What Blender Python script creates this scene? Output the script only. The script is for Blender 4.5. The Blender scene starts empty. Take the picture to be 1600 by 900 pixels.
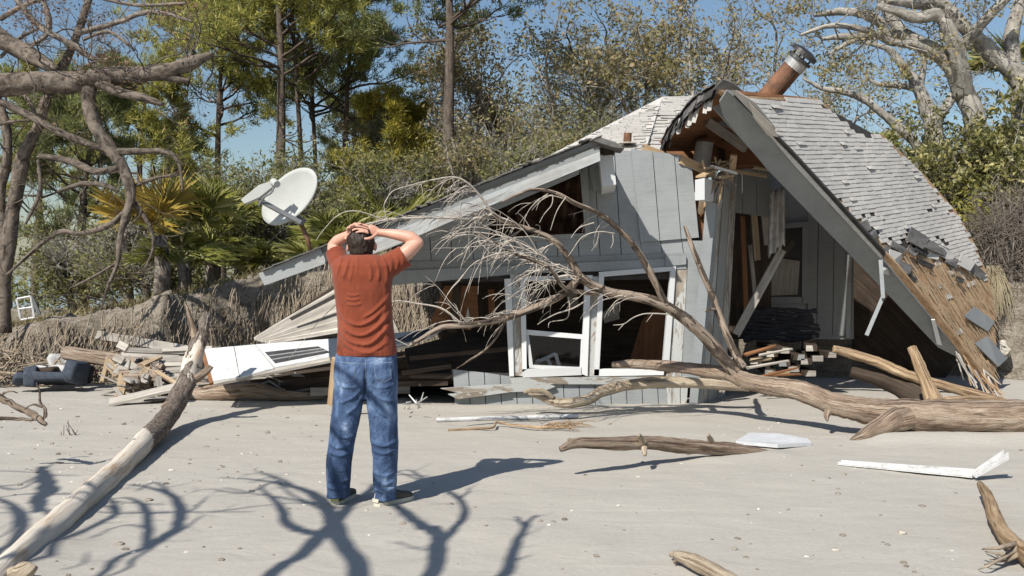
import bpy, bmesh, math, random
import numpy as np
from mathutils import Vector, noise as mnoise

# ---------------------------------------------------------------- camera, sky, sun, exposure
SC = bpy.context.scene
COL = SC.collection
F, EYE, CX, CY = 1556.0, 1.5, 800.0, 430.0      # focal length in photo pixels, eye height, principal column, horizon row
cam_data = bpy.data.cameras.new('camera')
cam_data.sensor_width = 36.0
cam_data.lens = 36.0 * F / 1600.0
cam_data.shift_y = -20.0 / 1600.0
cam_data.clip_start = 0.05
cam_data.clip_end = 3000.0
cam = bpy.data.objects.new('camera', cam_data)
cam.location = (0, 0, EYE)
cam.rotation_euler = (math.radians(90), 0, 0)
COL.objects.link(cam)
SC.camera = cam

SUN = Vector((-0.58, -0.87, 1.0))                # towards the sun: every metre of height throws its shadow (0.58, 0.87) m away
world = bpy.data.worlds.new('World')
SC.world = world
world.use_nodes = True
wn = world.node_tree
sky = wn.nodes.new('ShaderNodeTexSky')
sky.sky_type = 'NISHITA'
sky.sun_disc = False
sky.sun_elevation = math.asin(SUN.normalized().z)
sky.sun_rotation = math.radians(213.7)
sky.altitude = 0
sky.air_density = 1.25
sky.dust_density = 0.8
sky.ozone_density = 4.0
wn.nodes['Background'].inputs[1].default_value = 0.082
wn.links.new(sky.outputs[0], wn.nodes['Background'].inputs[0])
sun_data = bpy.data.lights.new('sun', 'SUN')
sun_data.energy = 5.0
sun_data.angle = math.radians(0.53)
sun_data.color = (1.0, 0.95, 0.87)
sun = bpy.data.objects.new('sun', sun_data)
sun.rotation_euler = SUN.to_track_quat('Z', 'Y').to_euler()
sun.location = (-20, -30, 40)
COL.objects.link(sun)
SC.view_settings.view_transform = 'Standard'
SC.view_settings.look = 'None'
SC.view_settings.exposure = 0.32
SC.view_settings.gamma = 1.0
SC.cycles.max_bounces = 6
SC.cycles.transparent_max_bounces = 6

# ---------------------------------------------------------------- helpers
V = Vector
def P(px, py, Y):
    return V(((px - CX) / F * Y, Y, EYE + (CY - py) / F * Y))
def G(px, py, z=0.0):
    Y = (EYE - z) * F / (py - CY)
    return V(((px - CX) / F * Y, Y, z))
def plane3(a, b, c):
    n = (b - a).cross(c - a).normalized()
    return a, n
def PP(px, py, pl):
    """point of the plane seen along the line of sight of a photo pixel"""
    d = P(px, py, 1.0) - V((0, 0, EYE))
    o = V((0, 0, EYE))
    t = (pl[0] - o).dot(pl[1]) / d.dot(pl[1])
    return o + d * t

class MB:
    """collects geometry for one mesh, with uv in metres (v runs along the grain)"""
    def __init__(self):
        self.v = []; self.f = []; self.uv = []; self.mi = []
        self.cur = 0
    def face(self, idx, uv):
        self.f.append(tuple(idx)); self.uv.extend(uv); self.mi.append(self.cur)
    def add(self, pts):
        b = len(self.v); self.v.extend([tuple(p) for p in pts]); return b
    def tube(self, pts, rad, sides=6, caps=True, rough=0.0, seed=0, squash=1.0):
        pts = np.asarray([tuple(p) for p in pts], float); n = len(pts)
        rad = np.asarray(rad, float) * np.ones(n)
        t = np.gradient(pts, axis=0); t /= (np.linalg.norm(t, axis=1)[:, None] + 1e-12)
        up = np.array([0, 0, 1.0]) if abs(t[0, 2]) < 0.9 else np.array([1.0, 0, 0])
        a = np.cross(up, t[0]); a /= np.linalg.norm(a) + 1e-12
        ang = np.arange(sides) / sides * 2 * math.pi
        ca, sa = np.cos(ang), np.sin(ang)
        rg = np.random.RandomState(seed & 0xffff)
        b0 = len(self.v); s = 0.0; L = []
        k1 = rg.rand(4) * 6.28
        for i in range(n):
            a = a - t[i] * a.dot(t[i]); a /= np.linalg.norm(a) + 1e-12
            b = np.cross(t[i], a)
            r = rad[i] * np.ones(sides)
            if rough:
                r = r * (1 + rough * (0.6 * np.sin(ang * 2 + i * 0.7 + k1[0]) + 0.5 * np.sin(ang * 3 - i * 0.45 + k1[1]) + 0.8 * (rg.rand(sides) - 0.5)))
            ring = pts[i] + (a[None] * ca[:, None] + b[None] * sa[:, None] * squash) * r[:, None]
            self.v.extend(map(tuple, ring))
            if i: s += float(np.linalg.norm(pts[i] - pts[i - 1]))
            L.append(s)
        circ = 2 * math.pi * max(float(rad.mean()), 1e-4)
        for i in range(n - 1):
            for j in range(sides):
                k = (j + 1) % sides
                self.f.append((b0 + i * sides + j, b0 + i * sides + k, b0 + (i + 1) * sides + k, b0 + (i + 1) * sides + j))
                u0, u1 = j / sides * circ, (j + 1) / sides * circ
                self.uv.extend([(u0, L[i]), (u1, L[i]), (u1, L[i + 1]), (u0, L[i + 1])]); self.mi.append(self.cur)
        if caps and sides > 2:
            self.face([b0 + j for j in reversed(range(sides))], [(0.01 * j, 0) for j in range(sides)])
            self.face([b0 + (n - 1) * sides + j for j in range(sides)], [(0.01 * j, 0) for j in range(sides)])
    def prism(self, poly, off):
        """polygon in space extruded by the vector off; uv along the first long edge"""
        poly = [V(p) for p in poly]; off = V(off); n = len(poly)
        nn = V((0, 0, 0))
        for i in range(n): nn += poly[i].cross(poly[(i + 1) % n])
        if nn.dot(off) > 0: poly.reverse()
        b = self.add(poly + [p + off for p in poly])
        e = max(((poly[(i + 1) % n] - poly[i]) for i in range(n)), key=lambda q: q.length).normalized()
        nn.normalize(); s = nn.cross(e)
        def uv(p): return (p.dot(s), p.dot(e))
        self.face(range(b, b + n), [uv(p) for p in poly])
        self.face(reversed(range(b + n, b + 2 * n)), [uv(p) for p in reversed(poly)])
        for i in range(n):
            k = (i + 1) % n
            q = [poly[i], poly[i] + off, poly[k] + off, poly[k]]
            self.face([b + i, b + n + i, b + n + k, b + k], [(p.dot(s) + p.dot(nn), p.dot(e)) for p in q])
    def board(self, a, b, w, th, nrm=(0, -1, 0), jag=0.0, seed=0, taper=1.0):
        """a plank from a to b, w wide, th thick, its face towards nrm"""
        a, b = V(a), V(b); d = (b - a).normalized(); nrm = V(nrm)
        nrm = (nrm - d * nrm.dot(d)).normalized(); s = d.cross(nrm)
        rg = random.Random(seed)
        pts = []
        if jag:
            k = 4
            for i in range(k + 1):
                pts.append(a + s * (-w / 2 + w * i / k) - d * rg.uniform(0, jag))
            for i in range(k, -1, -1):
                pts.append(b + s * (-w / 2 + w * i / k) * taper + d * rg.uniform(0, jag))
        else:
            pts = [a - s * w / 2, a + s * w / 2, b + s * w / 2 * taper, b - s * w / 2 * taper]
        self.prism([p + nrm * th / 2 for p in pts], -nrm * th)
    def build(self, name, mat, parent=None, smooth=False, base=None):
        me = bpy.data.meshes.new(name)
        v = np.array(self.v, float).reshape(-1, 3)
        if parent is not None: base = V(world_loc(parent))
        if base is None:
            lo = v.min(0); hi = v.max(0)
            base = V(((lo[0] + hi[0]) / 2, (lo[1] + hi[1]) / 2, lo[2]))
        v = v - np.array(tuple(base))
        me.from_pydata(v.tolist(), [], self.f)
        uvl = me.uv_layers.new(name='uv')
        uvl.data.foreach_set('uv', np.array(self.uv, np.float32).ravel())
        mats = mat if isinstance(mat, (list, tuple)) else [mat]
        for m_ in mats: me.materials.append(m_)
        if len(mats) > 1: me.polygons.foreach_set('material_index', self.mi)
        if smooth: me.polygons.foreach_set('use_smooth', [True] * len(me.polygons))
        me.validate(); me.update()
        o = bpy.data.objects.new(name, me); COL.objects.link(o)
        if parent is not None: o.parent = parent
        else: o.location = base
        return o

def world_loc(o):
    p = V((0, 0, 0))
    while o is not None:
        p += o.location; o = o.parent
    return p
def tag(o, label=None, cat=None, group=None, kind=None):
    if label: o['label'] = label
    if cat: o['category'] = cat
    if group: o['group'] = group
    if kind: o['kind'] = kind
    return o
def thing(name, label, cat, loc, group=None):
    o = bpy.data.objects.new(name, None); COL.objects.link(o)
    o.empty_display_size = 0.2
    o.location = loc
    return tag(o, label, cat, group)
def quads(name, verts, n_per, mat, parent=None, base=None, smooth=False):
    """fast mesh out of loose polygons with n_per corners each (leaves, needles, grass)"""
    v = np.asarray(verts, np.float32).reshape(-1, 3)
    if parent is not None: base = world_loc(parent)
    if base is None:
        lo = v.min(0); hi = v.max(0); base = V(((lo[0] + hi[0]) / 2, (lo[1] + hi[1]) / 2, lo[2]))
    v = v - np.array(tuple(base), np.float32)
    nf = len(v) // n_per
    me = bpy.data.meshes.new(name)
    me.vertices.add(len(v)); me.vertices.foreach_set('co', v.ravel())
    me.loops.add(len(v)); me.loops.foreach_set('vertex_index', np.arange(len(v), dtype=np.int32))
    me.polygons.add(nf)
    me.polygons.foreach_set('loop_start', np.arange(nf, dtype=np.int32) * n_per)
    me.polygons.foreach_set('loop_total', np.full(nf, n_per, np.int32))
    me.materials.append(mat)
    me.update(calc_edges=True); me.validate()
    o = bpy.data.objects.new(name, me); COL.objects.link(o)
    if parent is not None: o.parent = parent
    else: o.location = base
    return o
def smooth_path(pts, rad, sub=5, wob=0.0, seed=0):
    """Catmull-Rom through the points, with a little wander"""
    p = np.array([tuple(q) for q in pts], float); r = np.array(rad, float)
    n = len(p); out = []; ro = []
    rg = np.random.RandomState(seed & 0xffff)
    for i in range(n - 1):
        a, b, c, d = p[max(i - 1, 0)], p[i], p[i + 1], p[min(i + 2, n - 1)]
        for k in range(sub):
            t = k / sub
            q = 0.5 * ((2 * b) + (-a + c) * t + (2 * a - 5 * b + 4 * c - d) * t * t + (-a + 3 * b - 3 * c + d) * t ** 3)
            rr = r[i] + (r[i + 1] - r[i]) * t
            out.append(q + (rg.rand(3) - 0.5) * wob * rr * 2); ro.append(rr)
    out.append(p[-1]); ro.append(r[-1])
    return np.array(out), np.array(ro)
def clip_poly(poly, nx, ny, c, keep_ge=True):
    """clip a 2-D polygon by nx*x+ny*y >= c"""
    out = []
    n = len(poly)
    for i in range(n):
        a, b = poly[i], poly[(i + 1) % n]
        da = nx * a[0] + ny * a[1] - c; db = nx * b[0] + ny * b[1] - c
        if not keep_ge: da, db = -da, -db
        if da >= 0: out.append(a)
        if (da >= 0) != (db >= 0):
            t = da / (da - db); out.append((a[0] + (b[0] - a[0]) * t, a[1] + (b[1] - a[1]) * t))
    return out
def inside(poly, x, y):
    c = False; n = len(poly); j = n - 1
    for i in range(n):
        xi, yi = poly[i]; xj, yj = poly[j]
        if (yi > y) != (yj > y) and x < (xj - xi) * (y - yi) / (yj - yi) + xi: c = not c
        j = i
    return c
# ---------------------------------------------------------------- materials
class NT:
    def __init__(self, name, rough=0.8, spec=0.3):
        self.m = bpy.data.materials.new(name); self.m.use_nodes = True
        self.t = self.m.node_tree; self.b = self.t.nodes['Principled BSDF']
        self.b.inputs['Roughness'].default_value = rough
        self.b.inputs['Specular IOR Level'].default_value = spec
        self.tc = self.t.nodes.new('ShaderNodeTexCoord')
    def n(self, typ, **kw):
        nd = self.t.nodes.new(typ)
        for k, v_ in kw.items(): setattr(nd, k, v_)
        return nd
    def l(self, a, b): self.t.links.new(a, b)
    def mapv(self, scale=(1, 1, 1), src='Object', loc=(0, 0, 0)):
        mp = self.n('ShaderNodeMapping'); mp.inputs['Scale'].default_value = scale; mp.inputs['Location'].default_value = loc
        self.l(self.tc.outputs[src], mp.inputs[0]); return mp.outputs[0]
    def noise(self, vec, scale=5, detail=5, rough=0.6, dist=0.0):
        nd = self.n('ShaderNodeTexNoise'); nd.inputs['Scale'].default_value = scale; nd.inputs['Detail'].default_value = detail
        nd.inputs['Roughness'].default_value = rough; nd.inputs['Distortion'].default_value = dist
        self.l(vec, nd.inputs['Vector']); return nd.outputs['Fac']
    def voronoi(self, vec, scale=5, feature='F1'):
        nd = self.n('ShaderNodeTexVoronoi', feature=feature); nd.inputs['Scale'].default_value = scale
        self.l(vec, nd.inputs['Vector']); return nd.outputs['Distance']
    def ramp(self, fac, stops):
        nd = self.n('ShaderNodeValToRGB'); cr = nd.color_ramp
        while len(cr.elements) < len(stops): cr.elements.new(0.5)
        for e, (p, c) in zip(cr.elements, stops):
            e.position = p; e.color = (*c, 1) if len(c) == 3 else c
        self.l(fac, nd.inputs[0]); return nd.outputs[0]
    def mix(self, fac, a, b, blend='MIX'):
        nd = self.n('ShaderNodeMix', data_type='RGBA', blend_type=blend)
        for s, val in ((0, fac), (6, a), (7, b)):
            if isinstance(val, (int, float)): nd.inputs[s].default_value = val
            elif isinstance(val, tuple): nd.inputs[s].default_value = (*val, 1)
            else: self.l(val, nd.inputs[s])
        return nd.outputs[2]
    def math(self, op, a, b=0.0):
        nd = self.n('ShaderNodeMath', operation=op)
        for s, val in ((0, a), (1, b)):
            if isinstance(val, (int, float)): nd.inputs[s].default_value = val
            else: self.l(val, nd.inputs[s])
        return nd.outputs[0]
    def color(self, c):
        if isinstance(c, tuple): self.b.inputs['Base Color'].default_value = (*c, 1)
        else: self.l(c, self.b.inputs['Base Color'])
    def bump(self, h, strength=0.4, dist=0.02, prev=None):
        nd = self.n('ShaderNodeBump'); nd.inputs['Strength'].default_value = strength; nd.inputs['Distance'].default_value = dist
        self.l(h, nd.inputs['Height'])
        if prev is not None: self.l(prev, nd.inputs['Normal'])
        self.l(nd.outputs[0], self.b.inputs['Normal']); return nd.outputs[0]
    def island(self):
        return self.n('ShaderNodeNewGeometry').outputs['Random Per Island']
    def objrand(self):
        return self.n('ShaderNodeObjectInfo').outputs['Random']

def m_sand():
    k = NT('sand', 0.95, 0.15)
    big = k.noise(k.mapv((0.35, 0.8, 1)), 1.6, 4, 0.55, 0.4)
    streak = k.noise(k.mapv((0.7, 3.2, 1), loc=(4, 2, 0)), 2.4, 6, 0.7, 0.8)
    fine = k.noise(k.mapv(), 260, 2, 0.8)
    grit = k.noise(k.mapv(), 34, 5, 0.75)
    c = k.ramp(big, [(0.3, (0.37, 0.342, 0.297)), (0.7, (0.43, 0.40, 0.348))])
    c = k.mix(k.ramp(streak, [(0.55, (0, 0, 0)), (0.72, (1, 1, 1))]), c, (0.47, 0.45, 0.405))
    c = k.mix(k.ramp(streak, [(0.26, (1, 1, 1)), (0.44, (0, 0, 0))]), c, (0.31, 0.288, 0.252))
    c = k.mix(0.35, c, k.ramp(grit, [(0.3, (0.28, 0.262, 0.228)), (0.5, (0.39, 0.367, 0.325)), (0.7, (0.50, 0.475, 0.43))]))
    c = k.mix(0.3, c, k.ramp(fine, [(0.3, (0.25, 0.232, 0.2)), (0.7, (0.52, 0.495, 0.45))]))
    k.color(c)
    b = k.bump(k.noise(k.mapv((1, 1.6, 1)), 3.2, 6, 0.55, 0.6), 0.32, 0.04)
    b = k.bump(grit, 0.22, 0.012, b)
    k.bump(fine, 0.25, 0.004, b)
    return k.m
def m_bank():
    k = NT('bank_soil', 1.0, 0.1)
    a = k.noise(k.mapv((1.5, 1.5, 3)), 2.5, 8, 0.7, 0.6)
    c = k.ramp(a, [(0.32, (0.11, 0.086, 0.062)), (0.46, (0.25, 0.21, 0.165)), (0.6, (0.40, 0.35, 0.285)), (0.75, (0.52, 0.47, 0.39))])
    g = k.noise(k.mapv(), 30, 4, 0.7)
    c = k.mix(0.4, c, k.ramp(g, [(0.35, (0.08, 0.065, 0.045)), (0.65, (0.42, 0.38, 0.31))]))
    k.color(c)
    b = k.bump(a, 0.8, 0.15); k.bump(g, 0.7, 0.03, b)
    return k.m
def m_wood(name, dark, mid, light, rough=0.85, su=26.0, sv=1.6, knots=False, bump=0.35, coat=None):
    """grain that runs along v of the uv map"""
    k = NT(name, rough, 0.2)
    u = k.mapv((su, sv, 1), 'UV'); ob = k.mapv()
    g = k.noise(u, 1.0, 6, 0.65, 0.6)
    blotch = k.noise(ob, 3.0, 5, 0.6)
    c = k.ramp(g, [(0.28, dark), (0.5, mid), (0.72, light)])
    c = k.mix(0.35, c, k.ramp(blotch, [(0.3, dark), (0.7, light)]))
    if coat:                                     # peeling paint over the wood
        pe = k.noise(k.mapv((9, 2.2, 1), 'UV'), 1.0, 7, 0.72, 0.5)
        c = k.mix(k.ramp(pe, [(coat[1], (0, 0, 0)), (coat[1] + 0.04, (1, 1, 1))]), c, k.mix(k.math('MULTIPLY', g, 0.35), coat[0], tuple(x * 0.72 for x in coat[0])))
    isl = k.n('ShaderNodeHueSaturation'); k.l(c, isl.inputs['Color'])
    k.l(k.math('ADD', k.math('MULTIPLY', k.objrand(), 0.28), 0.86), isl.inputs['Value'])
    k.color(isl.outputs[0])
    b = k.bump(g, bump, 0.01); k.bump(blotch, 0.2, 0.02, b)
    return k.m
def m_siding(name, base, tex=0.5):
    """painted rough sawn plywood: fine cross relief, faded and dirty in patches"""
    k = NT(name, 0.75, 0.25)
    g = k.noise(k.mapv((6, 130, 1), 'UV', (0, 0, 0)), 0.4, 5, 0.7, 0.3)
    g2 = k.noise(k.mapv((70, 5, 1), 'UV'), 0.6, 5, 0.7, 0.3)
    d = k.noise(k.mapv(), 2.2, 7, 0.65, 0.4)
    c = k.ramp(d, [(0.25, tuple(x * 0.80 for x in base)), (0.5, base), (0.75, tuple(min(1, x * 1.12) for x in base))])
    c = k.mix(k.ramp(g2, [(0.62, (0, 0, 0)), (0.75, (0.55, 0.55, 0.55))]), c, (0.2, 0.18, 0.15))
    c = k.mix(k.ramp(g, [(0.2, (0.5, 0.5, 0.5)), (0.5, (0, 0, 0))]), c, tuple(x * 0.6 for x in base))
    st = k.noise(k.mapv(), 11, 8, 0.75, 0.6)
    c = k.mix(k.ramp(st, [(0.66, (0, 0, 0)), (0.72, (0.8, 0.8, 0.8))]), c, (0.10, 0.085, 0.07))
    k.color(c)
    b = k.bump(g2, 0.35, 0.006); k.bump(g, 0.4, 0.006, b)
    return k.m
def m_plain(name, c, rough=0.5, spec=0.4, var=0.15, scale=6, dirt=0.0, metal=0.0):
    k = NT(name, rough, spec)
    k.b.inputs['Metallic'].default_value = metal
    n_ = k.noise(k.mapv(), scale, 6, 0.65)
    cc = k.ramp(n_, [(0.3, tuple(x * (1 - var) for x in c)), (0.7, tuple(min(1, x * (1 + var)) for x in c))])
    if dirt:
        d = k.noise(k.mapv((1, 1, 1), loc=(3, 1, 2)), scale * 2.3, 8, 0.75, 0.8)
        cc = k.mix(k.ramp(d, [(0.48, (0, 0, 0)), (0.66, (dirt, dirt, dirt))]), cc, (0.10, 0.08, 0.055))
    k.color(cc); k.bump(n_, 0.15, 0.01)
    return k.m
def m_shingle():
    k = NT('shingle', 0.95, 0.15)
    gr = k.noise(k.mapv(), 90, 3, 0.8); big = k.noise(k.mapv(), 1.1, 6, 0.6)
    c = k.ramp(big, [(0.3, (0.40, 0.38, 0.35)), (0.7, (0.54, 0.515, 0.475))])
    c = k.mix(0.4, c, k.ramp(gr, [(0.3, (0.25, 0.238, 0.225)), (0.7, (0.58, 0.56, 0.53))]))
    hs = k.n('ShaderNodeHueSaturation'); k.l(c, hs.inputs['Color'])
    r = k.math('ADD', k.island(), k.objrand())
    k.l(k.math('ADD', k.math('MULTIPLY', k.math('FRACT', r), 0.16), 0.91), hs.inputs['Value'])
    k.color(hs.outputs[0]); k.bump(gr, 0.4, 0.004)
    return k.m
def m_bark(name, dark, light, su=14, sv=3.0, bump=0.9):
    k = NT(name, 0.95, 0.1)
    g = k.noise(k.mapv((su, sv, 1), 'UV'), 1.0, 7, 0.7, 1.0)
    o = k.noise(k.mapv(), 9, 6, 0.7)
    c = k.ramp(g, [(0.38, dark), (0.58, light)])
    c = k.mix(0.3, c, k.ramp(o, [(0.35, dark), (0.65, light)]))
    k.color(c); b = k.bump(g, bump, 0.03); k.bump(o, 0.5, 0.02, b)
    return k.m
def m_leaf(name, cols, trans=0.3, rough=0.55):
    k = NT(name, rough, 0.35)
    c = k.ramp(k.island(), [(i / max(1, len(cols) - 1), q) for i, q in enumerate(cols)])
    cl = k.noise(k.mapv(), 0.9, 3, 0.6)
    c = k.mix(k.ramp(cl, [(0.35, (0.4, 0.4, 0.4)), (0.65, (0, 0, 0))]), c, cols[0])
    k.color(c)
    tr = k.n('ShaderNodeBsdfTranslucent'); k.l(c, tr.inputs[0])
    mx = k.n('ShaderNodeMixShader'); mx.inputs[0].default_value = trans
    k.l(k.b.outputs[0], mx.inputs[1]); k.l(tr.outputs[0], mx.inputs[2])
    k.l(mx.outputs[0], k.t.nodes['Material Output'].inputs[0])
    return k.m
def m_drift(name, pale, mid, dark, bark=None, thr=0.5, sc=1.3):
    """weathered driftwood: long splits; patches of bark left on it"""
    k = NT(name, 0.8, 0.2)
    g = k.noise(k.mapv((38, 1.7, 1), 'UV'), 1.0, 8, 0.72, 1.2)
    o = k.noise(k.mapv((7, 1.1, 1), 'UV'), 1.0, 6, 0.65, 0.8)
    c = k.ramp(g, [(0.33, dark), (0.46, mid), (0.62, pale)])
    c = k.mix(0.45, c, k.ramp(o, [(0.38, dark), (0.5, mid), (0.62, pale)]))
    cr = k.noise(k.mapv((16, 0.9, 1), 'UV', (1, 9, 0)), 1.0, 7, 0.6, 1.6)
    c = k.mix(k.ramp(cr, [(0.36, (0.85, 0.85, 0.85)), (0.43, (0, 0, 0))]), c, dark)
    h = g
    if bark:
        bn = k.noise(k.mapv((16, 5, 1), 'UV'), 1.0, 7, 0.75, 1.4)
        bc = k.ramp(bn, [(0.35, bark[0]), (0.65, bark[1])])
        w = k.noise(k.mapv((5.5, 1.5, 1), 'UV', (7, 3, 1)), sc, 6, 0.65, 0.8)
        f = k.ramp(w, [(thr, (0, 0, 0)), (thr + 0.035, (1, 1, 1))])
        c = k.mix(f, c, bc)
        hb = k.math('MULTIPLY', bn, f)
        b = k.bump(hb, 1.0, 0.045); k.bump(g, 0.45, 0.012, b)
    else:
        b = k.bump(g, 0.8, 0.02); b = k.bump(o, 0.5, 0.05, b); k.bump(cr, 0.7, 0.05, b)
    k.color(c)
    return k.m
def m_leaning():
    """bare bleached wood, with bark left on the middle stretch and on the top"""
    k = NT('bleached_log_with_bark', 0.85, 0.2)
    sep = k.n('ShaderNodeSeparateXYZ'); k.l(k.tc.outputs['UV'], sep.inputs[0])
    wob = k.noise(k.mapv((7, 2.2, 1), 'UV'), 1.0, 6, 0.65, 0.8)
    vv = k.math('ADD', sep.outputs['Y'], k.math('MULTIPLY', k.math('SUBTRACT', wob, 0.5), 2.4))
    g = k.noise(k.mapv((40, 1.2, 1), 'UV'), 1.0, 8, 0.7, 0.9)
    c = k.ramp(g, [(0.3, (0.25, 0.19, 0.14)), (0.42, (0.50, 0.44, 0.365)), (0.62, (0.64, 0.59, 0.51))])
    c = k.mix(k.ramp(k.noise(k.mapv((9, 0.9, 1), 'UV', (2, 5, 0)), 1.0, 5, 0.6), [(0.55, (0, 0, 0)), (0.66, (1, 1, 1))]), c, (0.40, 0.26, 0.14))
    bn = k.noise(k.mapv((22, 8, 1), 'UV'), 1.0, 8, 0.75, 1.4)
    bc = k.ramp(bn, [(0.35, (0.07, 0.052, 0.04)), (0.5, (0.2, 0.16, 0.13)), (0.68, (0.42, 0.37, 0.32))])
    f = k.ramp(k.math('DIVIDE', vv, 9.0), [(0.0, (0, 0, 0)), (0.455, (0, 0, 0)), (0.462, (1, 1, 1)), (0.64, (1, 1, 1)), (0.647, (0, 0, 0)), (0.70, (0, 0, 0)), (0.708, (1, 1, 1)), (1.0, (1, 1, 1))])
    k.color(k.mix(f, c, bc))
    b = k.bump(k.math('MULTIPLY', bn, f), 1.0, 0.05); k.bump(g, 0.6, 0.012, b)
    return k.m
M = {}
M['leaning'] = m_leaning()
M['sand'] = m_sand(); M['bank'] = m_bank()
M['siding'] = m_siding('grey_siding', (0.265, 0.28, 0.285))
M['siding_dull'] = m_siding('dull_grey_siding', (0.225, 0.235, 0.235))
M['trim_grey'] = m_wood('grey_trim', (0.12, 0.11, 0.1), (0.3, 0.3, 0.29), (0.42, 0.42, 0.41), coat=((0.30, 0.315, 0.315), 0.43))
M['fascia'] = m_wood('weathered_fascia', (0.16, 0.15, 0.14), (0.33, 0.33, 0.32), (0.5, 0.5, 0.48), su=20, sv=0.7, coat=((0.40, 0.42, 0.42), 0.5))
M['white'] = m_wood('white_trim', (0.3, 0.29, 0.27), (0.55, 0.54, 0.52), (0.7, 0.7, 0.68), coat=((0.60, 0.61, 0.61), 0.36))
M['peeled'] = m_wood('peeling_trim', (0.10, 0.08, 0.06), (0.24, 0.2, 0.16), (0.4, 0.36, 0.3), su=12, coat=((0.42, 0.43, 0.42), 0.47))
M['raw'] = m_wood('raw_lumber', (0.24, 0.15, 0.08), (0.44, 0.31, 0.18), (0.60, 0.46, 0.31))
M['pine'] = m_wood('broken_lumber', (0.15, 0.10, 0.06), (0.33, 0.245, 0.155), (0.52, 0.42, 0.29))
M['old'] = m_wood('old_grey_boards', (0.12, 0.105, 0.09), (0.27, 0.25, 0.22), (0.46, 0.43, 0.385))
M['oldpale'] = m_wood('bleached_boards', (0.22, 0.195, 0.165), (0.42, 0.385, 0.335), (0.6, 0.565, 0.5))
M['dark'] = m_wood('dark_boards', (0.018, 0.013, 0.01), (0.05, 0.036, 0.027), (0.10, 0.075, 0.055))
M['ply'] = m_wood('brown_plywood', (0.10, 0.045, 0.02), (0.2, 0.095, 0.045), (0.3, 0.15, 0.075), su=14)
M['sheath'] = m_wood('torn_sheathing', (0.16, 0.085, 0.04), (0.37, 0.23, 0.125), (0.58, 0.43, 0.28), su=30, sv=7, bump=1.0)
M['shingle'] = m_shingle()
M['tar'] = m_plain('roofing_felt', (0.045, 0.042, 0.04), 0.9, 0.2, 0.4, 12)
M['tabdark'] = m_plain('shingle_underside', (0.13, 0.125, 0.12), 0.95, 0.15, 0.35, 14)
M['rust'] = m_plain('rusty_metal', (0.17, 0.082, 0.048), 0.8, 0.25, 0.75, 4, dirt=0.85)
M['galv'] = m_plain('galvanised_metal', (0.45, 0.45, 0.44), 0.45, 0.5, 0.2, 7, dirt=0.4, metal=0.5)
M['pipe'] = m_plain('grey_pipe', (0.47, 0.48, 0.48), 0.6, 0.3, 0.12, 8, dirt=0.5)
M['blackmetal'] = m_plain('black_metal', (0.03, 0.028, 0.027), 0.5, 0.4, 0.3, 8)
M['dish'] = m_plain('dish_paint', (0.40, 0.41, 0.39), 0.6, 0.3, 0.05, 5, dirt=0.04)
M['dishgrey'] = m_plain('dish_bracket', (0.16, 0.165, 0.17), 0.5, 0.4, 0.15, 8)
M['whitepanel'] = m_plain('white_panel', (0.58, 0.585, 0.58), 0.6, 0.3, 0.12, 9, dirt=0.3)
M['whitemetal'] = m_plain('white_gutter_metal', (0.55, 0.55, 0.545), 0.45, 0.4, 0.12, 5, dirt=0.4)
M['foam'] = m_plain('white_foam', (0.50, 0.51, 0.52), 0.7, 0.3, 0.1, 9, dirt=0.15)
M['blue'] = m_plain('navy_fabric', (0.052, 0.066, 0.09), 0.9, 0.15, 0.3, 16, dirt=0.5)
M['lightcloth'] = m_plain('pale_cloth', (0.46, 0.46, 0.45), 0.9, 0.15, 0.25, 12, dirt=0.5)
M['blanket'] = m_plain('dark_blanket', (0.035, 0.034, 0.038), 0.95, 0.1, 0.4, 12)
M['curtain'] = m_plain('torn_curtain', (0.40, 0.38, 0.36), 0.9, 0.15, 0.3, 12, dirt=0.5)
M['insul'] = m_plain('insulation', (0.50, 0.42, 0.33), 1.0, 0.1, 0.3, 20)
M['grille'] = m_plain('grille', (0.05, 0.05, 0.052), 0.5, 0.4, 0.3, 8)
M['stone'] = m_plain('stone', (0.25, 0.22, 0.18), 0.9, 0.2, 0.5, 14)
M['shell'] = m_plain('shell', (0.62, 0.58, 0.52), 0.7, 0.3, 0.2, 20)
M['limestone'] = m_plain('pale_rock', (0.50, 0.46, 0.39), 0.95, 0.15, 0.3, 4, dirt=0.5)
M['drift_left'] = m_drift('bleached_driftwood', (0.62, 0.565, 0.49), (0.48, 0.425, 0.35), (0.2, 0.155, 0.115), ((0.06, 0.045, 0.035), (0.29, 0.24, 0.20)), 0.52, 0.8)
M['drift'] = m_drift('driftwood', (0.50, 0.42, 0.335), (0.27, 0.195, 0.14), (0.06, 0.038, 0.027))
M['drift_warm'] = m_drift('warm_driftwood', (0.58, 0.46, 0.31), (0.38, 0.26, 0.15), (0.12, 0.07, 0.04))
M['drift_pale'] = m_drift('pale_driftwood', (0.62, 0.545, 0.43), (0.46, 0.375, 0.27), (0.2, 0.14, 0.09))
M['limb'] = m_drift('dead_limb', (0.42, 0.355, 0.29), (0.27, 0.21, 0.16), (0.11, 0.08, 0.058), ((0.05, 0.038, 0.03), (0.17, 0.13, 0.1)), 0.5, 1.6)
M['twig'] = m_bark('dry_twig', (0.27, 0.23, 0.19), (0.55, 0.50, 0.44), 8, 4, 0.4)
M['bark_dark'] = m_bark('dark_bark', (0.04, 0.03, 0.024), (0.15, 0.12, 0.098))
M['bark_brown'] = m_bark('brown_bark', (0.04, 0.032, 0.026), (0.36, 0.31, 0.265), 9, 5, 1.0)
M['bark_mid'] = m_bark('mid_brown_bark', (0.03, 0.024, 0.02), (0.235, 0.195, 0.16), 9, 5, 1.0)
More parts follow.
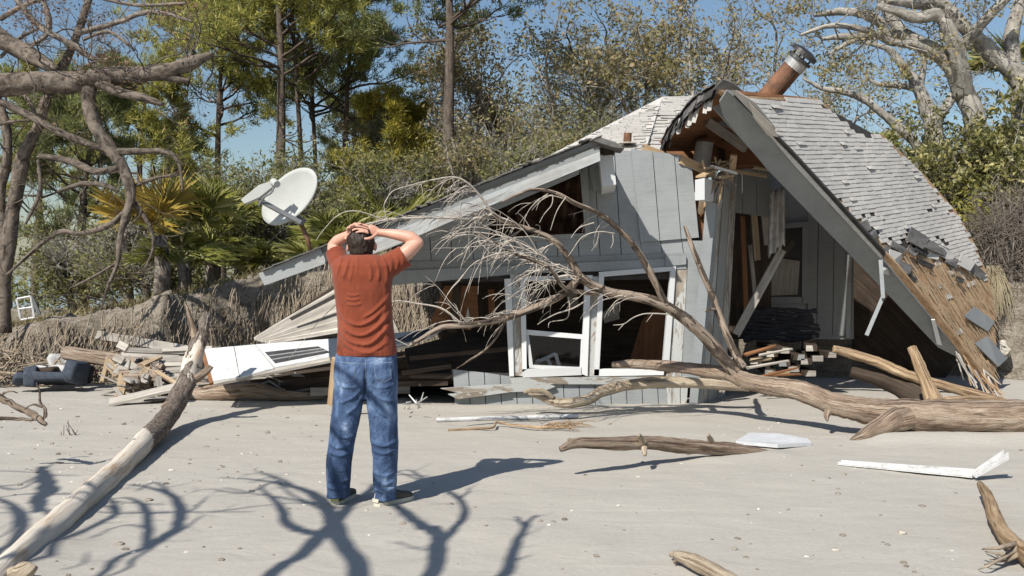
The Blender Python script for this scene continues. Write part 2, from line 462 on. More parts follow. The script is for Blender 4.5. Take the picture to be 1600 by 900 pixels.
M['bark_grey'] = m_bark('grey_oak_bark', (0.10, 0.09, 0.075), (0.45, 0.42, 0.37), 7, 3)
M['bark_pine'] = m_bark('pine_bark', (0.045, 0.036, 0.03), (0.17, 0.135, 0.11))
M['needle'] = m_leaf('pine_needles', [(0.156, 0.182, 0.058), (0.299, 0.312, 0.085), (0.468, 0.442, 0.104), (0.624, 0.520, 0.143)], 0.4)
M['needle_dk'] = m_leaf('dark_pine_needles', [(0.104, 0.130, 0.058), (0.208, 0.227, 0.078), (0.364, 0.351, 0.111)], 0.35)
M['needle_yl'] = m_leaf('yellowing_needles', [(0.184, 0.184, 0.034), (0.322, 0.287, 0.046), (0.483, 0.368, 0.057)], 0.35)
M['oakleaf'] = m_leaf('oak_leaves', [(0.169, 0.163, 0.065), (0.273, 0.247, 0.098), (0.364, 0.286, 0.143), (0.403, 0.299, 0.182)], 0.35)
M['shrubleaf'] = m_leaf('shrub_leaves', [(0.081, 0.086, 0.029), (0.149, 0.149, 0.046), (0.276, 0.253, 0.081), (0.552, 0.494, 0.230)], 0.3, 0.4)
M['bushleaf'] = m_leaf('bush_leaves', [(0.115, 0.128, 0.047), (0.203, 0.203, 0.068), (0.324, 0.284, 0.108)], 0.35)
M['yellowleaf'] = m_leaf('yellow_leaves', [(0.18, 0.18, 0.03), (0.34, 0.31, 0.04), (0.5, 0.43, 0.07)], 0.35)
M['palm'] = m_leaf('palm_fronds', [(0.17, 0.19, 0.045), (0.32, 0.33, 0.07), (0.48, 0.46, 0.15), (0.68, 0.64, 0.34)], 0.4, 0.45)  # palest tone of the green fronds puts blade highlights into the colour
M['palmdry'] = m_leaf('dry_palm_fronds', [(0.34, 0.26, 0.06), (0.52, 0.38, 0.08), (0.6, 0.42, 0.07)], 0.35)
M['straw'] = m_leaf('straw', [(0.26, 0.21, 0.13), (0.40, 0.34, 0.22), (0.52, 0.45, 0.31)], 0.2)
M['deadleaf'] = m_leaf('dead_leaves', [(0.12, 0.06, 0.035), (0.22, 0.12, 0.07), (0.27, 0.17, 0.11)], 0.2)
M['grass'] = m_leaf('grass', [(0.14, 0.12, 0.05), (0.23, 0.19, 0.09), (0.34, 0.28, 0.16)], 0.25)
M['root'] = m_bark('roots', (0.16, 0.125, 0.09), (0.40, 0.33, 0.25), 6, 3, 0.4)
def m_water():
    k = NT('water', 0.12, 0.5); k.color((0.20, 0.27, 0.33))
    k.bump(k.noise(k.mapv((0.3, 1, 1)), 3, 4, 0.6), 0.5, 0.1); return k.m
M['water'] = m_water()
def m_glass():
    k = NT('window_glass', 0.03, 0.5)
    tr = k.n('ShaderNodeBsdfTransparent'); gl = k.n('ShaderNodeBsdfGlossy'); gl.inputs['Roughness'].default_value = 0.03
    lw = k.n('ShaderNodeLayerWeight'); lw.inputs[0].default_value = 0.35
    mx = k.n('ShaderNodeMixShader'); k.l(k.math('ADD', k.math('MULTIPLY', lw.outputs['Facing'], 0.15), 0.02), mx.inputs[0])
    k.l(tr.outputs[0], mx.inputs[1]); k.l(gl.outputs[0], mx.inputs[2]); k.l(mx.outputs[0], k.t.nodes['Material Output'].inputs[0])
    return k.m
M['glass'] = m_glass()
def m_skin():
    k = NT('skin', 0.5, 0.4)
    n_ = k.noise(k.mapv(), 9, 5, 0.6)
    k.color(k.ramp(n_, [(0.3, (0.50, 0.26, 0.185)), (0.7, (0.62, 0.36, 0.265))]))
    k.b.inputs['Subsurface Weight'].default_value = 0.12
    k.b.inputs['Subsurface Radius'].default_value = (0.02, 0.008, 0.004)
    return k.m
M['skin'] = m_skin()
def m_shirt():
    k = NT('rust_red_cotton', 0.9, 0.12)
    n_ = k.noise(k.mapv(), 5, 5, 0.6); w = k.noise(k.mapv((1, 1, 1)), 420, 2, 0.6)
    k.color(k.ramp(n_, [(0.25, (0.17, 0.04, 0.02)), (0.75, (0.235, 0.058, 0.03))]))
    k.b.inputs['Sheen Weight'].default_value = 0.15
    b = k.bump(k.noise(k.mapv((1, 1, 0.6)), 14, 4, 0.55, 0.6), 0.35, 0.03); k.bump(w, 0.25, 0.002, b)
    return k.m
M['shirt'] = m_shirt()
def m_denim():
    k = NT('blue_denim', 0.85, 0.15)
    n_ = k.noise(k.mapv((1, 1, 0.55)), 6.5, 6, 0.62, 0.7); f = k.noise(k.mapv(), 300, 2, 0.7)
    c = k.ramp(n_, [(0.36, (0.016, 0.030, 0.07)), (0.48, (0.038, 0.068, 0.145)), (0.57, (0.10, 0.16, 0.28)), (0.68, (0.30, 0.39, 0.52))])  # mottling mixes worn fades with a dapple of twig shadows painted in
    c = k.mix(0.25, c, k.ramp(f, [(0.3, (0.02, 0.035, 0.08)), (0.7, (0.15, 0.21, 0.32))]))
    k.color(c)
    b = k.bump(k.noise(k.mapv((1, 1, 1)), 16, 4, 0.6, 0.8), 0.5, 0.03); k.bump(f, 0.2, 0.002, b)
    return k.m
M['denim'] = m_denim()
M['hair'] = m_plain('dark_brown_hair', (0.026, 0.017, 0.012), 0.6, 0.35, 0.5, 60)
M['shoe'] = m_plain('dark_shoe_mesh', (0.075, 0.07, 0.06), 0.8, 0.25, 0.4, 30)
M['sole'] = m_plain('pale_shoe_sole', (0.50, 0.47, 0.38), 0.7, 0.3, 0.2, 12)
M['shoeyellow'] = m_plain('yellow_shoe_heel', (0.62, 0.62, 0.22), 0.7, 0.3, 0.15, 12)
# ---------------------------------------------------------------- the setting: sand, bank, water
BX = [-60, -14, -9.5, -8, -6, -4.8, -4, -2.5, 0, 7, 8.6, 10, 14, 60]
BZ = [0.15, 0.25, 0.35, 0.6, 0.92, 1.24, 1.48, 1.75, 1.8, 1.7, 0.7, 0.5, 0.9, 1.8]
def fbm(x, y, s, seed=0.0):
    return mnoise.fractal(V((x * s + seed, y * s, seed)), 0.9, 2.1, 5)
DRIFTS = [(3.4, 9.05, 7.5, 9.1, .07, .26), (-3.1, 7.4, -2.5, 5.0, .03, .16), (1.6, 8.05, 2.2, 8.35, .03, .16), (-1.6, 11.3, 2.2, 11.35, .03, .2)]
def ground_h(x, y):
    h = 0.012 * fbm(x, y * 1.6, 0.9, 3.1) + 0.006 * fbm(x, y, 5.0, 8.2)
    for ax, ay, bx_, by_, hh, w in DRIFTS:
        if ax - 1 < x < bx_ + 1 and 4 < y < 12:
            dx, dy = bx_ - ax, by_ - ay; t = min(1, max(0, ((x - ax) * dx + (y - ay) * dy) / (dx * dx + dy * dy)))
            h += hh * math.exp(-(((x - ax - dx * t) ** 2 + (y - ay - dy * t) ** 2) / w ** 2))
    zt = float(np.interp(x, BX, BZ))
    foot = 14.7 + 0.35 * math.sin(x * 1.3) + 0.25 * math.sin(x * 3.1 + 1) - (0.6 if x < -5 else 0)
    w = 0.55 + 0.25 * math.sin(x * 2.2)
    t = min(1.0, max(0.0, (y - foot) / w)); t = t * t * (3 - 2 * t)
    h += zt * t
    if 0 < t: h += (0.08 * fbm(x, y, 2.2, 5.0) + 0.07 * fbm(x, y, 6.5, 2.0)) * min(1, t * 2)
    if y > foot + w: h += 0.05 * (y - foot - w) * math.exp(-(y - foot) / 9)
    if y > 34:
        f = min(1.0, (y - 34) / 22); h = h * (1 - f) - 1.3 * f
    return h
def build_ground():
    xs = np.unique(np.concatenate([np.linspace(-400, -30, 12), np.linspace(-30, -9, 50), np.linspace(-9, 9, 260), np.linspace(9, 30, 50), np.linspace(30, 400, 12)]))
    ys = np.unique(np.concatenate([np.linspace(-60, -4, 12), np.linspace(-4, 3, 20), np.linspace(3, 13.8, 150), np.linspace(13.8, 16.2, 60), np.linspace(16.2, 34, 60), np.linspace(34, 60, 20), np.linspace(60, 900, 10)]))
    nx, ny = len(xs), len(ys)
    v = []
    for y in ys:
        for x in xs: v.append((x, y, ground_h(x, y)))
    f = [(j * nx + i, j * nx + i + 1, (j + 1) * nx + i + 1, (j + 1) * nx + i) for j in range(ny - 1) for i in range(nx - 1)]
    me = bpy.data.meshes.new('sand_ground'); me.from_pydata(v, [], f)
    me.materials.append(M['sand']); me.materials.append(M['bank'])
    mi = []
    for j in range(ny - 1):
        for i in range(nx - 1):
            cx_, cy_ = (xs[i] + xs[i + 1]) / 2, (ys[j] + ys[j + 1]) / 2
            mi.append(1 if cy_ > 14.55 + 0.35 * math.sin(cx_ * 1.3) + 0.25 * math.sin(cx_ * 3.1 + 1) - (0.75 if cx_ < -5 else 0) and cy_ < 900 else 0)
    me.polygons.foreach_set('material_index', mi); me.polygons.foreach_set('use_smooth', [True] * len(f))
    o = bpy.data.objects.new('sand_ground', me); COL.objects.link(o); tag(o, kind='structure')
    b = MB(); b.prism([(-900, 45, -0.75), (900, 45, -0.75), (900, 2200, -0.75), (-900, 2200, -0.75)], (0, 0, -0.02))
    tag(b.build('water', M['water']), kind='structure')
build_ground()

def build_bank_roots():
    rg = random.Random(4)
    b = MB()
    for i in range(900):
        x = rg.uniform(-8.3, 1.6); zt = float(np.interp(x, BX, BZ))
        foot = 14.7 + 0.35 * math.sin(x * 1.3) + 0.25 * math.sin(x * 3.1 + 1) - (0.6 if x < -5 else 0)
        z = zt * rg.uniform(0.55, 1.02); y = foot + 0.28 - rg.uniform(0.0, 0.2)
        L = rg.uniform(0.25, 0.95) * zt; pts = []; n = 6; dx = rg.gauss(0, 0.16); q = V((x, y, z))
        for k in range(n):
            pts.append(q.copy()); dx += rg.gauss(0, 0.13)
            q += V((dx * L / n, -rg.uniform(0.0, 0.12) - 0.02, -L / n))
            q.z = max(q.z, 0.01)
        r = rg.choice([0.004, 0.005, 0.008, 0.013])
        b.tube(pts, np.linspace(r, r * 0.4, n), 3, False)
    o = b.build('hanging_roots', M['root'], smooth=True)
    tag(o, 'thin roots hanging down the face of the eroded bank', 'roots', kind='stuff')
    # tufts of dry grass and duff along the top of the bank
    vs = []
    for i in range(26000):
        x = rg.uniform(-14, 14)
        if rg.random() < 0.4: x = rg.uniform(-9, 2)
        y = 15.0 + abs(rg.gauss(0, 2.2)) if rg.random() < 0.7 else rg.uniform(15, 30)
        z = ground_h(x, y)
        if z < 0.2: continue
        h = rg.uniform(0.04, 0.15) * (1.6 if rg.random() < 0.1 else 1); a = rg.uniform(0, 6.28); w = 0.008 + y * 0.0004
        lx, ly = rg.gauss(0, 0.5) * h, rg.gauss(0, 0.5) * h
        vs += [(x - w * math.cos(a), y - w * math.sin(a), z - 0.02), (x + w * math.cos(a), y + w * math.sin(a), z - 0.02), (x + lx, y + ly, z + h)]
    o = quads('dry_grass', vs, 3, M['grass']); tag(o, 'short dry grass and litter along the top of the bank', 'grass', kind='stuff')
build_bank_roots()

def build_pebbles():
    rg = random.Random(9); b = MB(); b2 = MB()
    def lump(mb, p, r, sq=0.6):
        n = 6; rings = []
        base = mb.add([])
        pts = []
        for lv, rr in ((0.0, 0.75), (0.35, 1.0), (0.75, 0.7)):
            for k in range(n):
                a = k / n * 6.283 + lv
                q = rr * r * rg.uniform(0.75, 1.2)
                pts.append((p[0] + math.cos(a) * q, p[1] + math.sin(a) * q, p[2] + r * sq * lv * 1.2))
        pts.append((p[0], p[1], p[2] + r * sq))
        s = mb.add(pts)
        for lv in range(2):
            for k in range(n):
                k2 = (k + 1) % n
                mb.face([s + lv * n + k, s + lv * n + k2, s + (lv + 1) * n + k2, s + (lv + 1) * n + k], [(0, 0)] * 4)
        for k in range(n): mb.face([s + 2 * n + k, s + 2 * n + (k + 1) % n, s + 3 * n], [(0, 0)] * 3)
    for i in range(650):
        px, py = rg.uniform(-40, 1640), 600 + 300 * rg.random() ** 1.5
        if rg.random() < 0.45: px = rg.uniform(0, 560); py = 600 + 160 * rg.random() ** 1.4
        p = G(px, py); p.z = ground_h(p.x, p.y) - 0.002
        r = abs(rg.gauss(0, 0.009)) + 0.004
        lump(b2 if rg.random() < 0.22 else b, p, r)
    o = b.build('pebbles', M['stone']); tag(o, 'small dark pebbles and bits of wood scattered over the sand', 'pebbles', kind='stuff')
    o = b2.build('shell_fragments', M['shell']); tag(o, 'tiny pale shell fragments scattered over the sand', 'shells', kind='stuff')
    spots = [(90, 723, .045, 'dark flat chip of wood lying left of the leaning log', 'stone', 'wood_chip', 'wood chip', .25),
             (232, 783, .03, 'dark stone just right of the leaning log among the branch shadows', 'stone', 'stone', 'stone', .6),
             (187, 850, .028, 'dark stone nearest the foot of the leaning log', 'stone', 'stone', 'stone', .6),
             (1409, 834, .028, 'round pale brown stone alone on the open sand at right', 'limestone', 'stone', 'stone', .8),
             (1441, 792, .025, 'flat dark stone on the sand beyond the round one', 'stone', 'stone', 'stone', .4),
             (1309, 772, .022, 'small dark stone on the sand below the bent white gutter', 'stone', 'stone', 'stone', .6),
             (1305, 858, .03, 'flat pale stone nearest the bottom edge at right', 'limestone', 'stone', 'stone', .3),
             (371, 680, .02, 'small stone with a mound behind it, on the sand left of the man', 'stone', 'stone', 'stone', .6),
             (858, 821, .018, 'small white shell on the sand beside the forked shadow', 'shell', 'shell', 'shell', .5),
             (572, 797, .016, 'small tan stone between the shoes of the man', 'limestone', 'stone', 'stone', .6)]
    for px, py, r, lab, mt, nm, cat, sq in spots:
        m = MB(); p = G(px, py); p.z = ground_h(p.x, p.y) - 0.003
        lump(m, p, r, sq); o = m.build(nm, M[mt], smooth=True); tag(o, lab, cat)
build_pebbles()
# ---------------------------------------------------------------- the collapsed house
HOUSE = thing('collapsed_house', 'collapsed grey wooden beach house with a broken shingled roof and empty windows', 'house', (1.5, 12.0, 0.0))
WY = 11.4
def wpoly(px_poly, Y, mat, name, parent, th=0.04, label=None, back=True):
    b = MB(); b.prism([P(x, y, Y) for x, y in px_poly], (0, th, 0)); o = b.build(name, M[mat], parent)
    if label: o['label'] = label
    return o
def plane_poly(px_poly, pl, mat, name, parent, th=0.04, label=None):
    n = pl[1] if pl[1].dot(V((0, 0, EYE)) - pl[0]) < 0 else -pl[1]
    b = MB(); b.prism([PP(x, y, pl) for x, y in px_poly], n * th); o = b.build(name, M[mat], parent)
    if label: o['label'] = label
    return o
def siding(px_poly, Y, p0, p1, step, mat, parent, th=0.022, gap=1.0, seed=0, name='siding_board', plane=None):
    """vertical boards cut out of a wall outline; p0-p1 is the direction of the grooves in photo pixels"""
    dx, dy = p1[0] - p0[0], p1[1] - p0[1]; L = math.hypot(dx, dy); nx, ny = dy / L, -dx / L
    if nx < 0: nx, ny = -nx, -ny
    c0 = nx * p0[0] + ny * p0[1]
    rg = random.Random(seed)
    vals = [nx * x + ny * y for x, y in px_poly]
    k = math.floor((min(vals) - c0) / step)
    while c0 + k * step < max(vals):
        a = c0 + k * step + gap * .6; bb = c0 + (k + 1) * step - gap * .6
        q = clip_poly(clip_poly(px_poly, nx, ny, a), nx, ny, bb, False)
        k += 1
        if len(q) < 3: continue
        q = [p for i, p in enumerate(q) if math.hypot(p[0] - q[i - 1][0], p[1] - q[i - 1][1]) > 0.3]
        if len(q) < 3: continue
        dyy = rg.uniform(-0.0025, 0.0025)
        b = MB()
        if plane is None: b.prism([P(x, y, Y + dyy) for x, y in q], (0, th, 0))
        else:
            n = plane[1] if plane[1].dot(V((0, 0, EYE)) - plane[0]) < 0 else -plane[1]
            b.prism([PP(x, y, plane) + n * dyy for x, y in q], n * th)
        b.build(name, M[mat], parent)
def post(parent, name, pts4, Yf, th, mat, label=None):
    return wpoly(pts4, Yf, mat, name, parent, th, label)

# ---- front wall: backing sheets with the boards proud of them
wall = wpoly([(612, 352), (700, 322), (763, 298), (763, 378), (918, 372), (912, 262), (962, 236), (1074, 250), (1096, 374), (1070, 400), (1070, 436), (612, 442)],
             WY + 0.03, 'tar', 'wall', HOUSE, 0.03)
siding([(640, 352), (764, 308), (764, 378), (917, 371), (908, 262), (962, 234), (988, 236), (1003, 405), (640, 410)], WY, (964, 295), (971, 400), 33, 'siding', wall, seed=1)
siding([(1001, 370), (1072, 368), (1074, 402), (1003, 405)], WY - 0.004, (1032, 375), (1036, 405), 33, 'siding', wall, seed=2)
siding([(986, 232), (1062, 242), (1080, 250), (1092, 371), (1031, 376), (1001, 378)], WY - 0.035, (1020, 240), (1031, 375), 33.5, 'siding', wall, th=0.025, seed=3)
# header over the windows
post(wall, 'header_board', [(600, 424), (1072, 403), (1072, 420), (820, 427), (612, 446)], WY - 0.03, 0.05, 'siding')
post(wall, 'header_board', [(612, 410), (1072, 395), (1072, 405), (612, 425)], WY - 0.012, 0.03, 'siding_dull')
post(wall, 'trim_board', [(906, 262), (918, 257), (924, 372), (915, 374)], WY - 0.04, 0.05, 'trim_grey')
post(wall, 'trim_board', [(762, 372), (920, 364), (921, 372), (763, 381)], WY - 0.03, 0.04, 'trim_grey')
post(wall, 'rake_trim', [(640, 350), (905, 253), (905, 264), (640, 364)], WY - 0.05, 0.06, 'trim_grey')
# corner trim and the stub of a beam poking out at the roof corner
post(wall, 'trim_board', [(920, 262), (938, 250), (946, 292), (928, 300)], WY - 0.03, 0.05, 'siding')
b = MB(); b.prism([P(936, 242, 10.45), P(957, 240, 10.45), P(963, 288, 10.45), P(941, 292, 10.45)], (0.08, 1.0, 0)); b.build('beam_end', M['white'], HOUSE)
b = MB(); b.prism([P(939, 223, 10.42), P(957, 229, 10.42), P(960, 241, 10.42), P(942, 243, 10.42)], (0.02, 0.5, 0)); b.build('rotten_block', M['dark'], HOUSE)

# ---- window posts
post(wall, 'post', [(797, 428), (820, 428), (818, 588), (799, 586)], WY - 0.02, 0.1, 'peeled', )
post(wall, 'post', [(922, 432), (942, 432), (936, 588), (914, 588)], WY - 0.02, 0.1, 'peeled')
post(wall, 'post', [(1054, 418), (1074, 414), (1064, 592), (1040, 592)], WY - 0.02, 0.1, 'peeled')
post(wall, 'trim_board', [(788, 436), (799, 435), (803, 588), (796, 588)], WY - 0.05, 0.03, 'white')
post(wall, 'siding_board', [(1073, 376), (1104, 376), (1100, 500), (1090, 606), (1062, 606), (1068, 500)], WY - 0.01, 0.05, 'siding')
post(wall, 'header_board', [(1040, 400), (1072, 399), (1072, 413), (1040, 416)], WY - 0.055, 0.03, 'siding')

# ---- windows
def frame_bars(win, polys, Y, d, name='frame'):
    for q in polys:
        b = MB(); b.prism([P(x, y, Y) for x, y in q], (0, d, 0)); b.build(name, M['white'], win)
win = MB(); win.prism([P(814, 432, WY - 0.05), P(926, 430, WY - 0.05), P(926, 436, WY - 0.05), P(814, 440, WY - 0.05)], (0, 0.09, 0))
w1 = win.build('window', M['white'], HOUSE); w1['label'] = 'smaller white framed window with a lower sash'
frame_bars(w1, [[(813, 440), (821, 439), (823, 577), (816, 582)], [(914, 436), (923, 436), (918, 588), (908, 584)],
                [(816, 577), (909, 574), (909, 586), (817, 590)]], WY - 0.055, 0.09)
frame_bars(w1, [[(821, 515), (912, 523), (912, 530), (822, 523)]], WY - 0.02, 0.03, 'sash_rail')
frame_bars(w1, [[(821, 522), (826, 522), (833, 573), (827, 574)], [(908, 530), (912, 530), (911, 574), (906, 574)]], WY - 0.015, 0.03, 'sash_stile')
frame_bars(w1, [[(827, 570), (908, 574), (908, 578), (827, 575)]], WY - 0.012, 0.04, 'sash_rail')
b = MB(); b.prism([P(823, 523, WY), P(911, 530, WY), P(910, 574, WY), P(828, 572, WY)], (0, 0.004, 0)); b.build('glass', M['glass'], w1)
win = MB(); win.prism([P(936, 425, WY - 0.05), P(1056, 416, WY - 0.05), P(1056, 423, WY - 0.05), P(936, 433, WY - 0.05)], (0, 0.09, 0))
w2 = win.build('window', M['white'], HOUSE); w2['label'] = 'larger white framed window with no glass left'
frame_bars(w2, [[(936, 432), (944, 431), (936, 587), (928, 587)], [(1048, 423), (1056, 421), (1045, 578), (1035, 580)],
                [(928, 577), (1038, 577), (1037, 586), (928, 588)]], WY - 0.055, 0.09)
# broken sticks seen through the smaller window
for k, (a, c, y1) in enumerate((((838, 566), (868, 553), 11.8), ((868, 553), (874, 572), 11.75), ((855, 560), (862, 574), 11.85), ((842, 562), (836, 572), 11.7))):
    b = MB(); b.board(P(a[0], a[1], y1), P(c[0], c[1], y1 + .05), 0.04, 0.03); b.build('broken_stick', M['white'], HOUSE)

# ---- skirt under the windows
skirt = wpoly([(712, 581), (1062, 592), (1060, 641), (714, 642)], WY + 0.02, 'tar', 'skirt', HOUSE, 0.05)
siding([(706, 577), (762, 583), (820, 592), (1062, 592), (1060, 643), (712, 644)], WY - 0.005, (732, 580), (735, 640), 24.5, 'siding', skirt, seed=5)
for q, yy in (([(688, 607), (760, 602), (850, 597), (868, 604), (850, 611), (720, 615)], 0.07), ([(700, 616), (780, 609), (795, 613), (716, 624)], 0.09), ([(796, 590), (1040, 588), (1062, 591), (1062, 601), (800, 600)], 0.05)):
    wpoly(q, WY - yy, 'peeled', 'trim_board', skirt, 0.045)
siding([(1040, 590), (1076, 588), (1072, 640), (1044, 640)], WY - 0.03, (1050, 590), (1050, 640), 13, 'peeled', skirt, th=0.05, seed=6, name='trim_board')

# ---- leaning corner column group right of the windows
def col_prism(name, top, bot, depth, mat, label=None):
    """top, bot = ((px,py,Y) left, (px,py,Y) right)"""
    b = MB(); pts = [P(*top[0]), P(*top[1]), P(*bot[1]), P(*bot[0])]
    b.prism(pts, depth); o = b.build(name, M[mat], HOUSE)
    if label: o['label'] = label
col_prism('corner_board', ((1103, 312, 11.30), (1119, 318, 11.30)), ((1076, 640, 11.30), (1089, 640, 11.30)), (0.06, 0.10, 0), 'siding')
col_prism('corner_post', ((1119, 300, 11.30), (1133, 270, 11.75)), ((1089, 640, 11.30), (1106, 632, 11.75)), (-0.06, 0.12, 0), 'peeled')
col_prism('corner_post', ((1133, 268, 11.70), (1145, 262, 12.10)), ((1106, 634, 11.70), (1122, 628, 12.10)), (-0.06, 0.12, 0), 'trim_grey')
col_prism('corner_post', ((1144, 262, 12.05), (1153, 258, 12.35)), ((1121, 630, 12.05), (1133, 622, 12.35)), (-0.06, 0.12, 0), 'peeled')
col_prism('corner_board', ((1098, 270, 11.45), (1112, 300, 11.45)), ((1100, 345, 11.45), (1108, 345, 11.45)), (0.06, 0.2, 0), 'raw')
b = MB(); b.prism([P(1086, 281, 10.95), P(1101, 278, 10.95), P(1101, 312, 10.95), P(1086, 313, 10.95)], (0.42, 0.9, 0.02)); b.build('box_beam', M['white'], HOUSE)
b = MB(); b.prism([P(1087, 278, 11.0), P(1103, 276, 11.0), P(1152, 249, 11.9), P(1140, 250, 11.9)], (0, 0, 0.02)); b.build('beam_cap', M['raw'], HOUSE)
# torn edge of plywood behind the upper siding
wpoly([(1072, 250), (1094, 262), (1098, 300), (1078, 300)], WY + 0.1, 'ply', 'stud', HOUSE, 0.05)
wpoly([(1086, 310), (1104, 318), (1106, 376), (1092, 374)], WY + 0.08, 'ply', 'stud', HOUSE, 0.05)
for a, c, w, mt, y1 in (((1008, 231), (1072, 256), 0.075, 'raw', 11.5), ((1066, 250), (1110, 270), 0.10, 'raw', 11.35), ((1098, 300), (1094, 330), 0.05, 'pine', 11.3),
                    ((1112, 260), (1148, 270), 0.028, 'white', 11.2), ((1146, 246), (1144, 266), 0.07, 'raw', 11.25), ((1106, 310), (1116, 288), 0.03, 'pine', 11.2),
                    ((1128, 292), (1120, 330), 0.018, 'raw', 11.3), ((1150, 262), (1212, 254), 0.05, 'ply', 11.9), ((1150, 268), (1195, 275), 0.04, 'pine', 11.8),
                    ((1195, 246), (1216, 262), 0.03, 'ply', 11.6), ((1180, 262), (1214, 268), 0.03, 'pine', 11.5)):
    b = MB(); b.board(P(a[0], a[1], y1), P(c[0], c[1], y1 + 0.1), w, 0.04, jag=0.04, seed=int(a[0])); b.build('broken_stud', M[mt], HOUSE)
# splintered scraps round the beam
b = MB(); rg = random.Random(12)
for i in range(40):
    a = P(rg.uniform(1100, 1150), rg.uniform(250, 292), rg.uniform(11.1, 11.8)); d = V((rg.gauss(0, .05), rg.gauss(0, .04), rg.gauss(0, .025)))
    b.board(a, a + d, rg.uniform(.008, .03), .008, (rg.gauss(0, 1), -1, rg.gauss(0, 1)), jag=.02, seed=i)
o = b.build('splinters', M['pine'], HOUSE); o['kind'] = 'stuff'
# round grey duct standing in the open gable
b = MB(); b.tube([P(1092, 285, 11.9), P(1101, 222, 11.9)], [0.105, 0.105], 18); o = b.build('duct', M['pipe'], HOUSE, smooth=False)
b = MB(); b.tube([P(1101, 223, 11.9), P(1101.3, 219, 11.9)], [0.112, 0.112], 18); b.build('duct_rim', M['rust'], o)

# ---- left roof: low slope over the front wall, its rake overhanging towards the camera
RY = 10.3
slab = MB()
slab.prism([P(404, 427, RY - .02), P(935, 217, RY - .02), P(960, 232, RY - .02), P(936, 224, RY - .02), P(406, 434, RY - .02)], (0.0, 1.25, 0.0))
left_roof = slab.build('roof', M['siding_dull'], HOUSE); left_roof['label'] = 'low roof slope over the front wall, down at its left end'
slab = MB()
slab.prism([P(560, 374, 11.5), P(932, 236, 11.5), P(932, 240, 11.5), P(560, 378, 11.5)], (0.0, 2.6, 0.0)); slab.build('roof_deck', M['dark'], left_roof)
def fas(q, Y, mat, name, th=0.04):
    b = MB(); b.prism([P(x, y, Y) for x, y in q], (0, th, 0)); return b.build(name, M[mat], left_roof)
fas([(512, 393), (640, 343), (800, 283), (936, 228), (938, 243), (870, 270), (700, 332), (606, 372), (560, 391), (515, 408)], RY - 0.05, 'siding_dull', 'fascia')
fas([(600, 367), (700, 328), (870, 262), (937, 237), (938, 251), (870, 279), (700, 348), (608, 388), (560, 404), (558, 392)], RY - 0.10, 'fascia', 'fascia')
fas([(404, 427), (500, 388), (508, 404), (508, 412), (413, 446)], RY - 0.06, 'trim_grey', 'fascia')
fas([(600, 384), (760, 322), (905, 262), (905, 272), (760, 335), (640, 382)], RY + 0.28, 'trim_grey', 'soffit_board')
# ragged shingle edge along that rake
rg = random.Random(3)
for i in range(64):
    t = i / 63.0; x = 408 + (930 - 408) * t; y = 424 + (217 - 424) * t
    b = MB(); a = P(x, y, RY - 0.10 - rg.uniform(0, .03)); c = P(x + 11, y - 4.3, RY - 0.10 - rg.uniform(0, .03))
    lift = rg.uniform(0, .012) + (0.03 if rg.random() < .08 else 0)
    b.prism([a + V((0, 0, lift)), c + V((0, 0, lift * .5)), c + V((0, .3, 0)), a + V((0, .3, 0))], (0, 0, 0.012)); b.build('shingle', M['tabdark'], left_roof)
# curled shingles over the broken corner
for q in ([(925, 219), (940, 215), (962, 222), (976, 232), (958, 230), (940, 224)], ):
    b = MB(); b.prism([P(x, y, RY - .12) for x, y in q], (0, 0.4, 0)); b.build('curled_shingle', M['tabdark'], left_roof)

# ---- main roof, left facets
def shingles(parent, org, u, s, inside_fn, u0, u1, s0, s1, w=0.30, ex=0.145, seed=0, keep=300, nrm=None, drop=None):
    """courses of tabs laid on the plane org + u*a + s*b; the ones nearest the camera as single pieces"""
    rg = random.Random(seed); n = nrm
    tabs = []; row = 0; sv = s0
    while sv < s1:
        uv_ = u0 - rg.uniform(0, w)
        while uv_ < u1:
            ww = w * rg.uniform(0.45, 1.1)
            a = uv_ + ww / 2; bq = sv + ex * 0.5
            if all(inside_fn(a + du, bq + ds) for du in (-ww / 2 + .01, ww / 2 - .01) for ds in (-ex * .5, ex * .5)) and not (drop and rg.random() < drop(a, bq)):
                tabs.append((org + u * a + s * bq, ww, a, bq))
            uv_ += ww
        sv += ex; row += 1
    tabs.sort(key=lambda t: (t[0] - V((0, 0, EYE))).length)
    rest = MB()
    meshes = {}
    for i, (p, ww, a, bq) in enumerate(tabs):
        th = rg.uniform(0.006, 0.010); hl = ex * 0.56; j = rg.uniform(-.004, .004); rotj = rg.gauss(0, .006)
        lift = 0.0
        if rg.random() < 0.03: lift = rg.uniform(0.008, 0.03)
        def mk(mb, at, uu, ss, nn, W):
            q = [at - uu * W / 2 - ss * hl + nn * (0.009 + lift), at + uu * W / 2 - ss * hl + nn * (0.009 + lift * .5), at + uu * W / 2 + ss * hl + nn * 0.002, at - uu * W / 2 + ss * hl + nn * 0.002]
            mb.prism(q, nn * th)
        uu = (u + s * rotj).normalized(); W = ww - 0.006
        at = p + s * j
        if i < keep:
            mb = MB(); mk(mb, at, uu, s, n, W); mb.build('shingle', M['shingle'], parent)
        else: mk(rest, at, uu, s, n, W)
    if rest.f:
        o = rest.build('shingle_courses', M['shingle'], parent); o['kind'] = 'stuff'
def face_cam(n, at):
    return n if n.dot(V((0, 0, EYE)) - at) > 0 else -n
